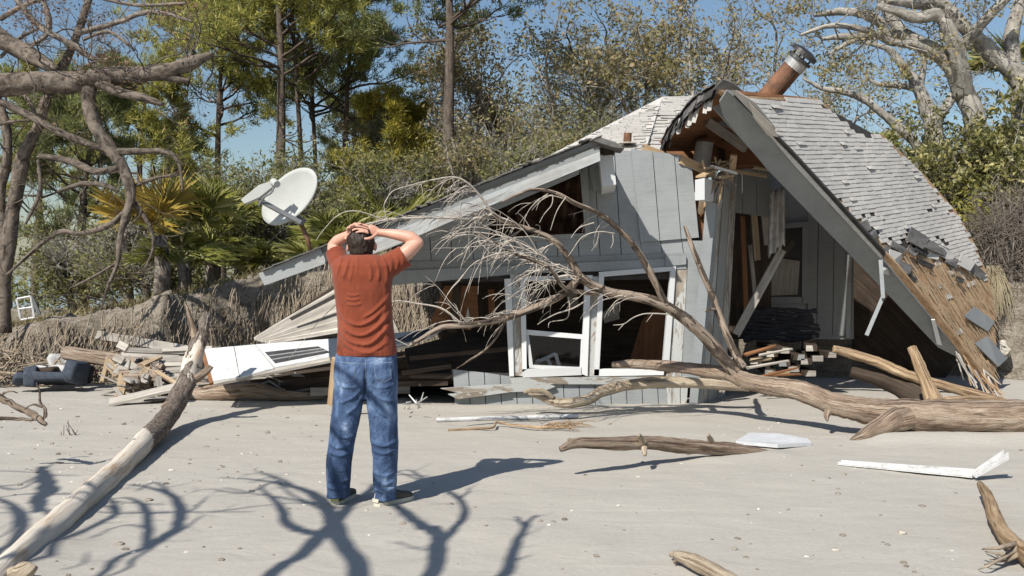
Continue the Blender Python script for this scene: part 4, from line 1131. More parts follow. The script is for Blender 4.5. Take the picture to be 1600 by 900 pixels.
# ---- t-shirt
b = MB()
def c_r(l, r, py, dp, dy=0.0): return (mp((l + r) / 2, py, dy), (r - l) / 2 * PXM, dp)
rings(b, [c_r(525, 620, 556, .128, .02), c_r(525, 620, 545, .128, .02), c_r(526.5, 617, 525, .125, .015), c_r(527, 614, 500, .122, .01), c_r(525, 612.5, 475, .124, .0),
          c_r(522, 613, 450, .128, -.01), c_r(519, 616, 430, .128, -.012), c_r(517, 620, 415, .12, -.01), c_r(521, 617, 406, .105, .0), c_r(533, 603, 400.5, .085, .01), c_r(545, 590, 397.5, .066, .02)], 36, 2.35)
limb(b, [mp(592, 424, -.01), mp(610, 414, -.01), mp(626, 404.5, -.01), mp(634, 399.5, -.01)], [.085, .082, .078, .082], 22)
limb(b, [mp(546, 424, .0), mp(532, 414, .02), mp(525, 402, .055), mp(521, 394, .08)], [.080, .074, .068, .070], 22)
folds = [([(529, 478), (541, 500), (560, 508), (580, 501), (600, 482)], 2.6, .010), ([(528, 493), (542, 516), (566, 524), (590, 510), (610, 484)], 2.8, .011),
         ([(528, 508), (545, 532), (575, 538), (597, 520), (612, 497)], 2.8, .010), ([(529, 526), (550, 545), (580, 550), (606, 533)], 3.0, .007),
         ([(566, 497), (583, 487), (600, 470), (611, 455)], 2.4, .006), ([(540, 460), (551, 462), (562, 460)], 1.8, .004), ([(541, 467), (552, 469), (563, 467)], 1.8, .004), ([(541, 475), (553, 477), (566, 474)], 1.8, .004),
         ([(575, 412), (580, 425), (578, 440)], 2.6, .006), ([(586, 406), (592, 422), (591, 440)], 2.6, .007), ([(597, 401), (604, 420), (604, 445)], 2.6, .007), ([(608, 397), (612, 412), (610, 430)], 2.2, .006),
         ([(545, 405), (541, 420), (536, 435)], 2.4, .006), ([(535, 400), (531, 412), (527, 430)], 2.2, .006), ([(552, 408), (550, 425), (546, 440)], 2.4, .004), ([(560, 400), (558, 415), (556, 430)], 2.2, .003), ([(618, 395), (622, 408), (619, 424)], 2.0, .005), ([(627, 392), (630, 405), (628, 418)], 2.0, .004),
         ([(600, 440), (603, 470), (600, 500), (606, 540)], 3.5, .005), ([(535, 548), (560, 553), (600, 551)], 2.5, .003)]
def shirt_disp(co, no):
    px, py = px_of(co); back = no[:, 1] < 0.25
    d = seg_field(px, py, folds) * np.where(back, 1, .3)
    nz = np.array([mnoise.noise(V((c[0] * 9, c[1] * 9, c[2] * 7))) * .004 + mnoise.noise(V((c[0] * 26, c[1] * 20, c[2] * 16))) * .0018 for c in co])
    return d - .002 + nz
shirt = remeshed(b, 't_shirt', 'shirt', man, .0055, 3, shirt_disp); shirt['label'] = 'rust red short sleeved t-shirt'
b = MB(); p, r = smooth_path([mp(546, 398, .03), mp(553, 400.5, -.025), mp(566, 402, -.045), mp(580, 400.5, -.03), mp(588, 397, .02)], [.006] * 5, 6); b.tube(p, r, 8); o = b.build('collar', M['shirt'], man, smooth=True)
b = MB(); p, r = smooth_path([mp(626 + 7.5 * math.cos(a) + 9, 403 - 19 * math.sin(a) * -1 + 0, -.01 + .075 * math.cos(a + 3.1)) for a in np.linspace(0, 6.283, 12)], [.004] * 12, 3)
# ---- jeans
b = MB()
rings(b, [c_r(547, 596, 622, .085, .01), c_r(523, 620, 606, .118, .005), c_r(521, 621, 588, .128, -.002), c_r(522, 621, 570, .125, .005), c_r(524, 619, 552, .112, .018)], 36, 2.3)
rings(b, [c_r(510, 546, 777, .078, .01), c_r(511, 546, 766, .076, .01), c_r(510, 546, 757, .083, .015), c_r(509, 548, 740, .086, .01), c_r(510, 550, 718, .088, .0), c_r(513, 553, 697, .086, -.005), c_r(516, 559, 670, .092, -.01), c_r(520, 566, 640, .10, -.008), c_r(522, 572, 612, .108, .0), c_r(523, 574, 590, .11, .0)], 28, 2.15)
rings(b, [c_r(583, 619, 781, .08, .01), c_r(584, 618, 771, .076, .01), c_r(583, 619, 760, .083, .012), c_r(582.5, 620, 740, .084, .005), c_r(582, 622, 715, .086, -.005), c_r(580, 623, 692, .088, -.01), c_r(577, 622, 665, .094, -.008), c_r(573, 621, 638, .102, -.005), c_r(570, 621, 612, .11, .0), c_r(569, 621, 590, .112, .0)], 28, 2.15)
jf = [([(515, 692), (530, 700), (550, 693)], 2.6, .008), ([(514, 705), (530, 712), (549, 706)], 2.4, .007), ([(520, 675), (538, 684), (556, 680)], 2.4, .006), ([(512, 760), (528, 765), (545, 758)], 2.2, .008), ([(511, 750), (530, 753), (546, 748)], 2.2, .006),
      ([(582, 690), (600, 697), (620, 688)], 2.6, .008), ([(582, 703), (600, 709), (621, 700)], 2.4, .006), ([(584, 763), (600, 768), (619, 760)], 2.2, .008), ([(583, 752), (602, 757), (619, 750)], 2.2, .006), ([(583, 738), (602, 744), (619, 736)], 2.4, .004),
      ([(566, 606), (550, 622), (530, 630)], 2.8, .007), ([(568, 612), (556, 635), (540, 648)], 2.8, .006), ([(576, 606), (592, 622), (616, 628)], 2.8, .007), ([(577, 612), (590, 640), (606, 652)], 2.8, .006), ([(526, 600), (545, 606), (564, 602)], 2.4, .004), ([(578, 602), (598, 606), (617, 600)], 2.4, .004),
      ([(520, 640), (530, 670), (528, 700)], 3.5, .004), ([(612, 640), (606, 680), (610, 720)], 3.5, .004)]
pk = [[(531, 566), (555, 569), (553, 592), (543, 598), (532, 592)], [(584, 568), (611, 566), (611, 592), (599, 598), (588, 592)]]
def jeans_disp(co, no):
    px, py = px_of(co); back = no[:, 1] < 0.1
    d = seg_field(px, py, jf)
    nz = np.array([mnoise.noise(V((c[0] * 11, c[1] * 11, c[2] * 8))) * .005 + mnoise.noise(V((c[0] * 30, c[1] * 24, c[2] * 20))) * .0022 for c in co])
    crease = -seg_field(px, py, [([(571, 575), (571, 600), (571, 618)], 2.2, .014)])
    pocket = np.array([.004 if (bk and inside(pk[0], x, y) or bk and inside(pk[1], x, y)) else 0 for x, y, bk in zip(px, py, back)])
    return d + nz + crease * back + pocket
jeans = remeshed(b, 'jeans', 'denim', man, .0055, 3, jeans_disp)
bm = bmesh.new(); bm.from_mesh(jeans.data); tree = BVHTree.FromBMesh(bm); bm.free(); jb = world_loc(man)
stitch = bpy.data.materials.new('stitching'); stitch.use_nodes = True; stitch.node_tree.nodes['Principled BSDF'].inputs['Base Color'].default_value = (.22, .26, .33, 1); stitch.node_tree.nodes['Principled BSDF'].inputs['Roughness'].default_value = .9
def on_jeans(px, py):
    o_ = V((0, 0, EYE)); d = (P(px, py, 1) - o_).normalized(); h = tree.ray_cast(o_ - jb, d)
    return (h[0] + jb - d * .001) if h[0] is not None else None
b = MB()
for line in (pk[0] + [pk[0][0]], pk[1] + [pk[1][0]], [(571, 560), (571, 575), (571, 600)], [(525, 565), (571, 569), (618, 565)], [(522, 600), (516, 660), (511, 720), (512, 760)], [(620.5, 600), (621, 650), (620.5, 700), (618.5, 760)]):
    pts = []
    for i in range(len(line) - 1):
        for k in range(8):
            t = k / 8; q = on_jeans(line[i][0] + (line[i + 1][0] - line[i][0]) * t, line[i][1] + (line[i + 1][1] - line[i][1]) * t)
            if q is not None: pts.append(q)
    if len(pts) > 2: b.tube(pts, [.0014] * len(pts), 4)
b.build('stitching', stitch, jeans)
# ---- shoes
def shoe(heel, toe, yellow):
    d = (toe - heel); L = d.length; d.normalize(); s = V((d.y, -d.x, 0))
    prof = [(0.0, .030, .0, .060), (.03, .037, .0, .085), (.08, .038, .0, .092), (.13, .038, .0, .088), (.18, .044, .0, .066), (.23, .048, .0, .052), (.27, .043, .0, .044), (.295, .026, .006, .032)]
    b = MB(); n = 14; b0 = 0
    for (u, w, z0, z1) in prof:
        for k in range(n):
            a = k / n * 6.2832; ww = math.copysign(abs(math.cos(a)) ** .8, math.cos(a)) * w; zz = (z0 + z1) / 2 + math.copysign(abs(math.sin(a)) ** .7, math.sin(a)) * (z1 - z0) / 2
            b.v.append(tuple(heel + d * u + s * ww + V((0, 0, zz + .012))))
    m = len(prof)
    for i in range(m - 1):
        for k in range(n): b.face([i * n + k, i * n + (k + 1) % n, (i + 1) * n + (k + 1) % n, (i + 1) * n + k], [(0, 0)] * 4)
    b.face([k for k in reversed(range(n))], [(0, 0)] * n); b.face([(m - 1) * n + k for k in range(n)], [(0, 0)] * n)
    up = b.build('shoe', M['shoe'], man, smooth=True)
    b = MB(); top = []; out = [(-.012, .0), (-.008, .030), (.05, .043), (.12, .040), (.18, .050), (.25, .050), (.29, .036), (.306, .0)]
    poly = [heel + d * u + s * w for u, w in out] + [heel + d * u - s * w for u, w in reversed(out[1:-1])]
    b.prism([p + V((0, 0, .0)) for p in poly], (0, 0, .026)); b.build('sole', M['sole'], up)
    b = MB(); b.prism([heel - d * .014 + s * w + V((0, 0, z)) for w, z in ((-.026, .028), (.026, .028), (.030, .05), (-.030, .05))], -d * .006); b.build('heel_patch', M['shoeyellow' if yellow else 'sole'], up)
    b = MB()
    for w in (-.018, .018):
        b.tube([heel - d * .012 + s * w + V((0, 0, .05)), heel - d * .004 + s * w * .7 + V((0, 0, .095)), heel + d * .04 + s * w * 2.4 + V((0, 0, .085)), heel + d * .10 + s * w * 2.3 + V((0, 0, .04))], [.003] * 4, 5)
    b.build('shoe_stripe', M['sole'], up)
shoe(G(524, 789), G(556, 770), True)
shoe(G(590, 791), G(641, 779), False)
# ---------------------------------------------------------------- dish, logs and wreckage on the sand
# satellite dish on the low roof
DY = 10.6
dish = thing('satellite_dish', 'grey white satellite dish leaning on its mast above the left end of the roof', 'satellite dish', tuple(P(483, 392, DY)))
dn = V((-0.42, -0.85, 0.12)).normalized()
def disc(c, nrm, rx, rz, depth, name, parent, roll=0.0):
    r = V((0, 0, 1)).cross(nrm).normalized(); u = nrm.cross(r); r, u = r * math.cos(roll) + u * math.sin(roll), u * math.cos(roll) - r * math.sin(roll)
    b = MB(); n = 40; rr = 7; pts = [c - nrm * depth]
    for k in range(1, rr + 1):
        q = k / rr
        for i in range(n):
            a = i / n * 6.2832; pts.append(c + r * math.cos(a) * rx * q + u * math.sin(a) * rz * q - nrm * depth * (1 - q * q))
    s = b.add(pts)
    for i in range(n): b.face([s, s + 1 + i, s + 1 + (i + 1) % n], [(0, 0)] * 3)
    for k in range(rr - 1):
        for i in range(n): b.face([s + 1 + k * n + i, s + 1 + (k + 1) * n + i, s + 1 + (k + 1) * n + (i + 1) % n, s + 1 + k * n + (i + 1) % n], [(0, 0)] * 4)
    o = b.build(name, M['dish'], parent, smooth=True); m = o.modifiers.new('t', 'SOLIDIFY'); m.thickness = .014; m.offset = 0
    return o
dc = P(452, 307, DY)
disc(dc, dn, .40, .245, .05, 'reflector', dish, roll=.62)
b = MB(); b.board(P(404, 312, DY - .16), P(470, 348, DY - .06), .045, .035, (-.3, -1, .6)); b.build('feed_arm', M['dishgrey'], dish)
b = MB(); p, r = smooth_path([P(404, 322, DY - .17), P(412, 309, DY - .2), P(424, 301, DY - .22), P(429, 290, DY - .22)], [.010] * 4, 4); b.tube(p, r, 8); b.build('feed_cable', M['dishgrey'], dish, smooth=True)
b = MB(); b.tube([P(427, 284, DY - .2), P(433, 288, DY - .28)], [.04, .036], 14); b.build('feed_horn', M['dish'], dish)
b = MB(); a = P(376, 312, DY - .15); c = P(408, 306, DY - .15); b.prism([P(376, 312, DY - .2), P(404, 289, DY - .2), P(426, 282, DY - .2), P(428, 290, DY - .2), P(405, 308, DY - .2), P(382, 318, DY - .2)], (.02, .03, -.01)); b.build('lnb_housing', M['dish'], dish)
b = MB(); b.tube([P(466, 340, DY + .05), P(480, 372, DY + .05), P(486, 396, DY + .05)], [.025, .024, .024], 12); b.build('mast', M['rust'], dish, smooth=True)
b = MB(); b.board(P(458, 336, DY + .04), P(476, 348, DY + .04), .07, .06); b.build('bracket', M['dishgrey'], dish)

def log(pts, rad, mat, name, label, cat='driftwood', sub=6, sides=14, rough=.10, seed=0, group=None, stubs=(), th=None):
    t = th or thing(name, label, cat, tuple(V(pts[0]) * .5 + V(pts[-1]) * .5), group)
    p, r = smooth_path(pts, rad, sub, .05, seed)
    b = MB(); b.tube(p, r, sides, True, rough * .6, seed)
    b.build('trunk', M[mat], t, smooth=True)
    for s in stubs:
        q, rr = smooth_path(s[0], s[1], 4, .15, seed + 5); m = MB(); m.tube(q, rr, 8, True, .15, seed + 3); m.build('branch', M[s[2] if len(s) > 2 else mat], t, smooth=True)
    return t
# leaning log, bottom left, its far end up on the wreckage
log([P(-60, 960, 4.42), P(10, 888, 5.03), P(110, 800, 6.15), P(200, 718, 7.75), P(262, 650, 9.5), P(290, 600, 10.1), P(304, 555, 10.4), P(316, 515, 10.6), P(322, 490, 10.7)],
    [.072, .074, .078, .085, .098, .10, .095, .072, .04], 'leaning', 'leaning_log', 'long bleached log with patches of bark leaning up from the bottom left corner', sub=9, sides=20, rough=.13, seed=2,
    stubs=[([P(310, 545, 10.45), P(303, 520, 10.5), P(297, 500, 10.5), P(292, 478, 10.55)], [.05, .04, .03, .012], 'drift'), ([P(280, 640, 9.7), P(262, 632, 9.6), P(252, 636, 9.55)], [.04, .03, .012], 'drift'),
           ([P(306, 592, 10.15), P(320, 582, 10.1), P(330, 572, 10.1)], [.05, .035, .03], 'drift'), ([P(20, 900, 4.9), P(38, 893, 4.85), P(52, 883, 4.85)], [.05, .045, .03], 'drift_pale')])
# log in the middle, raised at its left end
log([P(876, 702, 7.36), P(905, 692, 7.45), P(960, 693, 7.6), P(1010, 692, 7.8), P(1070, 697, 8.0), P(1130, 701, 8.15), P(1175, 706, 8.3), P(1203, 708, 8.4)], [.022, .04, .052, .055, .060, .058, .045, .02], 'drift', 'driftwood_log', 'reddish brown driftwood log in the middle of the sand, propped up at its left end', sides=16, seed=5,
    stubs=[([P(1005, 692, 7.7), P(1001, 683, 7.65), P(998, 680, 7.6)], [.03, .02, .012], 'drift_pale'), ([P(1006, 700, 7.68), P(1008, 708, 7.6), P(1006, 712, 7.58)], [.026, .018, .008], 'drift_pale'), ([P(1112, 694, 8.1), P(1109, 684, 8.05), P(1106, 680, 8.0)], [.03, .02, .012], 'drift_pale'),
           ([P(905, 694, 7.45), P(893, 690, 7.4), P(888, 686, 7.4)], [.03, .02, .01])])
# pale log behind it, leaning on the skirt
log([P(826, 614, 10.7), P(850, 622, 10.75), P(880, 630, 10.7), P(920, 624, 10.7), P(940, 612, 10.75), P(985, 601, 10.8), P(1050, 597, 10.9), P(1110, 600, 11.0), P(1170, 606, 11.1)], [.018, .04, .055, .056, .06, .06, .062, .058, .045], 'drift_pale', 'pale_log', 'cream coloured bare log lying against the skirt of the house below the windows', sides=16, seed=8,
    stubs=[([P(864, 622, 10.7), P(846, 610, 10.65), P(818, 613, 10.6)], [.03, .026, .02])])
# short pieces at the bottom edge
log([G(1058, 868, .05), G(1085, 878, .06), G(1115, 893, .06), G(1150, 915, .06)], [.028, .04, .042, .04], 'drift_pale', 'driftwood_piece', 'short pale piece of driftwood with a knobbly end at the bottom edge', seed=11,
    stubs=[([G(1060, 869, .05), G(1051, 866, .04), G(1047, 869, .03)], [.022, .018, .008]), ([G(1062, 872, .05), G(1056, 876, .03), G(1054, 880, .02)], [.018, .012, .006], 'drift')])
log([G(1531, 757, .10), G(1543, 775, .10), G(1553, 805, .08), G(1566, 832, .06), G(1585, 852, .05), G(1620, 880, .05)], [.022, .036, .042, .044, .05, .05], 'drift_warm', 'driftwood_root_piece', 'tan piece of driftwood with torn roots at the right edge, bottom', seed=13,
    stubs=[([G(1590, 857, .07), G(1570, 866, .05), G(1540, 862, .02)], [.02, .01, .004], 'root'), ([G(1588, 850, .08), G(1560, 856, .12), G(1535, 858, .08)], [.016, .01, .004], 'root'), ([G(1592, 866, .05), G(1572, 876, .03), G(1550, 878, .01)], [.016, .008, .003], 'root')] +
    [([G(1590, 860, .06), G(1590 - 20 - 8 * k, 868 + 5 * k, .05), G(1590 - 34 - 9 * k, 866 + 8 * k, .01)], [.009, .006, .002], 'root') for k in range(4)])
# round trunk lying under the white panel
log([P(296, 618, 12.0), P(345, 612, 11.9), P(400, 611, 11.9), P(440, 617, 11.9), P(510, 619, 11.9)], [.07, .10, .10, .07, .035], 'drift', 'brown_log', 'brown log lying on the sand under the edge of the white panel', seed=17)

# ---- the fallen tree on the right, with its bare crown lying over the windows
ft = thing('fallen_tree', 'fallen bare tree, thick bleached trunk at right, its branches lying over the front windows', 'fallen tree', tuple(G(1480, 690)))
TY = 9.3
def br(pts, rad, mat='drift', name='branch', sub=6, sides=14, rough=.09, seed=0, parent=ft):
    p, r = smooth_path([P(*q) for q in pts], rad, sub, .05, seed); b = MB(); b.tube(p, r, sides, True, rough * .6, seed); return b.build(name, M[mat], parent, smooth=True)
br([(1660, 650, 9.2), (1600, 651, 9.2), (1520, 650, 9.2), (1450, 650, 9.25), (1400, 648, 9.3), (1345, 640, 9.35), (1300, 630, 9.45), (1255, 612, 9.7), (1210, 604, 9.9), (1170, 596, 10.1), (1140, 584, 10.25)],
   [.16, .155, .15, .155, .145, .12, .105, .10, .095, .085, .075], 'drift', 'trunk', 8, 22, .07, 3)
br([(1440, 645, 9.3), (1400, 656, 9.2), (1376, 668, 9.12), (1352, 680, 9.0), (1330, 689, 8.95)], [.13, .12, .095, .065, .02], 'drift', sides=16, seed=4)
br([(1300, 635, 9.45), (1292, 648, 9.4), (1293, 658, 9.35)], [.07, .03, .008], 'drift', seed=5)
br([(1150, 586, 10.2), (1110, 580, 10.4), (1070, 575, 10.5), (1030, 571, 10.6), (990, 569, 10.65), (956, 570, 10.7)], [.075, .07, .062, .058, .05, .032], 'drift', seed=6)
br([(1460, 628, 9.4), (1448, 600, 9.5), (1436, 570, 9.6), (1425, 543, 9.7)], [.09, .06, .055, .045], 'drift_warm', seed=7)
br([(1480, 628, 9.5), (1520, 625, 9.6), (1560, 628, 9.7), (1572, 632, 9.7)], [.05, .042, .04, .02], 'drift_warm', seed=7)
log([P(1302, 545, 10.5), P(1330, 553, 10.5), P(1370, 565, 10.4), P(1410, 583, 10.3), P(1450, 596, 10.2), P(1500, 610, 10.1), P(1545, 622, 10.0), P(1576, 628, 9.95)], [.04, .05, .055, .055, .052, .05, .045, .02], 'drift_warm', 'tan_log', 'long tan log resting behind the fallen trunk under the right gable', seed=19)
log([P(1330, 580, 10.6), P(1380, 592, 10.5), P(1430, 615, 10.3), P(1460, 640, 10.1)], [.06, .11, .12, .10], 'dark', 'rotten_log', 'dark rotten log in the shade between the tan log and the trunk', seed=20)
# rising branches
br([(1152, 588, 10.2), (1130, 560, 10.15), (1105, 530, 10.1), (1075, 502, 10.0), (1040, 478, 9.9), (1005, 466, 9.85), (965, 459, 9.8), (930, 448, 9.75), (905, 432, 9.7)], [.07, .064, .064, .06, .055, .05, .046, .044, .042], 'limb', seed=8, sides=12)
br([(1162, 575, 10.2), (1145, 545, 10.25), (1127, 500, 10.3), (1110, 455, 10.3), (1095, 420, 10.35), (1080, 382, 10.35), (1070, 353, 10.4)], [.045, .040, .036, .034, .030, .026, .016], 'limb', seed=9, sides=10)
br([(1120, 483, 10.3), (1110, 484, 10.2), (1102, 487, 10.15)], [.015, .013, .009], 'limb', seed=9, sides=7)
br([(1040, 478, 9.9), (1028, 450, 9.8), (1010, 415, 9.75), (995, 390, 9.7), (975, 366, 9.6), (940, 336, 9.5), (900, 318, 9.4), (870, 302, 9.35), (835, 296, 9.3), (810, 303, 9.25), (785, 315, 9.2)], [.04, .037, .035, .032, .028, .025, .021, .018, .015, .011, .007], 'limb', seed=10, sides=9)
br([(905, 432, 9.7), (890, 405, 9.65), (870, 380, 9.6), (845, 365, 9.55), (815, 355, 9.5), (785, 345, 9.45), (770, 335, 9.45)], [.042, .037, .032, .028, .025, .022, .019], 'limb', seed=11, sides=9)
br([(770, 335, 9.45), (735, 342, 9.4), (690, 340, 9.3), (640, 341, 9.2), (600, 344, 9.1), (565, 352, 9.05)], [.016, .014, .012, .010, .008, .004], 'twig', seed=12, sides=7)
br([(770, 335, 9.45), (757, 315, 9.4), (745, 300, 9.35), (732, 287, 9.3), (712, 277, 9.25), (680, 280, 9.2), (640, 290, 9.15), (612, 300, 9.1), (598, 325, 9.05)], [.015, .012, .010, .009, .008, .006, .005, .004, .002], 'twig', seed=13, sides=6)
br([(905, 432, 9.7), (885, 455, 9.65), (855, 472, 9.6), (810, 490, 9.5), (770, 502, 9.4), (720, 509, 9.3), (690, 512, 9.25), (660, 528, 9.2), (640, 540, 9.15)], [.042, .040, .037, .034, .031, .028, .026, .022, .013], 'limb', seed=14, sides=10)
br([(793, 495, 9.4), (780, 520, 9.5), (760, 545, 9.6), (730, 565, 9.8), (712, 577, 9.9)], [.013, .012, .011, .008, .004], 'limb', seed=15, sides=7)
br([(935, 460, 9.75), (900, 455, 9.6), (880, 448, 9.5), (860, 420, 9.4), (835, 408, 9.35), (800, 395, 9.3), (770, 378, 9.25), (745, 363, 9.2)], [.024, .022, .02, .017, .016, .013, .010, .006], 'limb', seed=16, sides=8)
br([(720, 505, 9.3), (690, 482, 9.25), (650, 474, 9.2), (620, 470, 9.15), (600, 476, 9.1)], [.012, .010, .008, .005, .003], 'twig', seed=17, sides=6)
# fine drooping twigs
rg = random.Random(77)
fine = MB(); hair_t = MB()
def droop(mb, a, L, dirv, r, n=8, sag=.9, curl=.25):
    q = V(a); d = V(dirv).normalized(); pts = [q.copy()]; rr = [r]
    kk = V((rg.gauss(0, curl), rg.gauss(0, curl), -abs(rg.gauss(sag, .25)))) 
    for i in range(n):
        d = (d + kk / n + V((rg.gauss(0, .09), rg.gauss(0, .07), rg.gauss(0, .09)))).normalized(); q = q + d * (L / n); pts.append(q.copy()); rr.append(r * (1 - .75 * (i + 1) / n))
    mb.tube(pts, rr, 4, False); return pts
def along(px_path, n, L, r, left=True, sub=3, spread=.5, lift=.5, sag=.95):
    p, _ = smooth_path([P(*q) for q in px_path], [1] * len(px_path), 10)
    for i in range(n):
        a = V(p[rg.randrange(len(p))]); dv = V((-1 if left else 1, rg.gauss(-.15, spread), lift + rg.gauss(0, .45)))
        ln = L * rg.uniform(.5, 1.25)
        main = droop(fine, a, ln, dv, r * rg.uniform(.7, 1.2), 9, sag)
        for s in range(sub):
            c = main[rg.randrange(2, 8)]; droop(hair_t, c, ln * rg.uniform(.25, .6), (rg.gauss(-.55, .3), rg.gauss(0, .4), rg.gauss(-.1, .4)), r * .7, 5, 1.0)
along([(905, 432, 9.7), (880, 440, 9.5), (850, 400, 9.4), (800, 395, 9.3), (770, 378, 9.2)], 16, .72, .0075, True, 3)
along([(870, 380, 9.6), (815, 355, 9.5), (770, 335, 9.45)], 13, .62, .0075, True, 3, .5, .3)
along([(770, 335, 9.45), (690, 340, 9.3), (620, 342, 9.15)], 18, .36, .005, True, 2, .5, .1)
along([(745, 300, 9.35), (712, 277, 9.25), (650, 288, 9.1)], 14, .34, .0045, True, 2, .4, .0)
along([(885, 455, 9.65), (810, 490, 9.5), (720, 509, 9.3)], 12, .5, .0055, True, 3, .5, .35)
along([(930, 448, 9.7), (965, 459, 9.7), (1010, 468, 9.8)], 5, .4, .006, True, 2, .4, -.1)
along([(960, 350, 9.6), (900, 318, 9.4), (835, 296, 9.3)], 8, .4, .005, True, 1, .4, -.3)
along([(905, 432, 9.7), (860, 405, 9.5), (820, 390, 9.3)], 8, .95, .007, True, 3, .4, .45, .8)
# single twigs the photograph shows one by one
def tw(pts, r, mb=fine):
    p, q = smooth_path([P(*a) for a in pts], np.linspace(r, r * .35, len(pts)), 4); mb.tube(p, q, 5, False)
tw([(960, 365, 9.5), (935, 362, 9.4), (910, 370, 9.35), (895, 390, 9.3), (888, 400, 9.3)], .007); tw([(957, 364, 9.5), (958, 378, 9.45), (954, 388, 9.4)], .005); tw([(936, 363, 9.4), (932, 380, 9.4), (924, 392, 9.35)], .004)
tw([(928, 348, 9.45), (905, 356, 9.4), (892, 372, 9.35)], .007); tw([(864, 305, 9.3), (862, 320, 9.3), (850, 335, 9.3), (843, 348, 9.3)], .006); tw([(885, 307, 9.3), (870, 330, 9.3), (860, 360, 9.3)], .006)
tw([(1044, 491, 9.8), (1010, 490, 9.7), (990, 496, 9.65), (975, 506, 9.6), (958, 508, 9.6)], .008); tw([(975, 506, 9.6), (966, 516, 9.6)], .005); tw([(1020, 490, 9.7), (1010, 503, 9.7)], .005)
tw([(915, 470, 9.65), (895, 482, 9.6), (870, 490, 9.5), (850, 500, 9.45), (840, 507, 9.4)], .009); tw([(888, 464, 9.6), (890, 480, 9.6), (885, 498, 9.6), (860, 503, 9.55), (857, 512, 9.5)], .007)
tw([(640, 541, 9.1), (600, 520, 9.1), (560, 490, 9.1)], .004)
tw([(532, 470, 11.2), (500, 500, 11.2), (480, 525, 11.2), (452, 560, 11.2)], .005); tw([(600, 344, 9.1), (560, 330, 9.0), (530, 335, 8.95), (505, 360, 8.9), (494, 376, 8.85)], .006)
tw([(612, 300, 9.1), (600, 320, 9.1), (606, 348, 9.05)], .004)
o = fine.build('twigs', M['twig'], ft, smooth=True); o['kind'] = 'stuff'
o = hair_t.build('fine_twigs', M['twig'], ft, smooth=True); o['kind'] = 'stuff'

# ---- white gutter, bent, on the sand at right
gt = thing('bent_gutter', 'white metal gutter bent at one end lying on the sand at right', 'gutter', tuple(G(1440, 740)))
def channel(a, c, w, h, parent, name):
    d = (c - a).normalized(); s = V((-d.y, d.x, 0)).normalized(); b = MB()
    b.prism([a - s * w / 2, a + s * w / 2, c + s * w / 2, c - s * w / 2], (0, 0, .008))
    for sg in (-1, 1):
        e = s * (w / 2 - .002) * sg; b.prism([a + e + V((0, 0, .01)), c + e + V((0, 0, .01)), c + e + V((0, 0, h)), a + e + V((0, 0, h * .5))], s * (-.006 * sg))
    b.build(name, M['whitemetal'], parent)
channel(G(1312, 725, .005), G(1521, 745, .015), .10, .05, gt, 'long_section')
channel(G(1521, 745, .02), G(1572, 716, .16), .10, .055, gt, 'bent_section')
# white plastic sheet half buried
b = MB(); b.prism([G(1150, 694, .02), G(1170, 681, .03), G(1215, 682, .035), G(1262, 690, .01), G(1268, 697, .0), G(1215, 700, .015)], (0, 0, .03))
tag(b.build('foam_sheet', M['foam']), 'whitish sheet of foam half buried behind the reddish log', 'foam sheet')
b = MB(); b.board(G(1268, 682, .01), G(1340, 683, .01), .04, .015, (0, 0, 1), jag=.02); tag(b.build('wood_strip', M['oldpale']), 'thin pale strip of wood on the sand just left of the thick trunk', 'wood strip')
# long white pole before the house
b = MB(); b.tube([G(682, 656, .02), G(790, 653, .025), G(903, 650, .02)], [.022, .022, .022], 8); tag(b.build('thin_pole', M['whitemetal']), 'long thin white pole on the sand in front of the skirt', 'pole')
# root and twigs on the sand
t = thing('dry_root', 'thin reddish root with a fibrous end on the sand behind the white pole', 'root', tuple(G(800, 672)))
b = MB(); p, r = smooth_path([G(700, 672, .02), G(735, 670, .02), G(770, 668, .03), (G(775, 660, .05)), G(800, 664, .03), G(850, 668, .03), G(900, 664, .02)], [.012, .014, .012, .012, .012, .016, .006], 5, .3, 4); b.tube(p, r, 6); 
for i in range(50):
    a = G(rg.uniform(845, 900), rg.uniform(662, 670), .03); c = a + V((rg.uniform(-.1, .3), rg.gauss(0, .08), rg.uniform(-.02, .04))); b.tube([a, (a + c) / 2 + V((0, 0, .02)), c], [.004, .003, .002], 3, False)
b.build('root', M['drift_warm'], t, smooth=True)
t = thing('dead_branch', 'small forked branch sticking in from the left edge above the shadows', 'branch', tuple(G(30, 655)))
for pts, rad in (([P(-30, 610, 7.6), P(0, 622, 7.6), (P(35, 640, 7.6)), P(58, 652, 7.6), P(72, 664, 7.6)], [.03, .028, .026, .026, .016]), ([P(70, 655, 7.6), P(70, 640, 7.6), P(62, 628, 7.6), P(62, 612, 7.6), P(57, 598, 7.6)], [.016, .013, .01, .008, .003]), ([P(66, 636, 7.6), P(50, 632, 7.55), P(38, 640, 7.5)], [.01, .008, .003]), ([P(-20, 655, 7.6), P(20, 654, 7.6), P(52, 656, 7.6)], [.016, .014, .01]),
                 ([P(0, 618, 7.7), P(15, 611, 7.7), P(28, 614, 7.7)], [.01, .008, .003])):
    m = MB(); p, r = smooth_path(pts, rad, 5, .3, 6); m.tube(p, r, 7, True, .12); m.build('branch', M['limb'], t, smooth=True)
for (px, py, lab) in ((108, 674, 'tiny dead shrub of bare stems standing in the sand left of the leaning log'),):
    m = MB()
    for i in range(8):
        a = G(px + rg.uniform(-14, 14), py + 6); m.tube([a, a + V((rg.gauss(0, .03), rg.gauss(0, .03), rg.uniform(.04, .16)))], [.004, .002], 4)
    tag(m.build('dead_shrub', M['bark_dark']), lab, 'shrub')

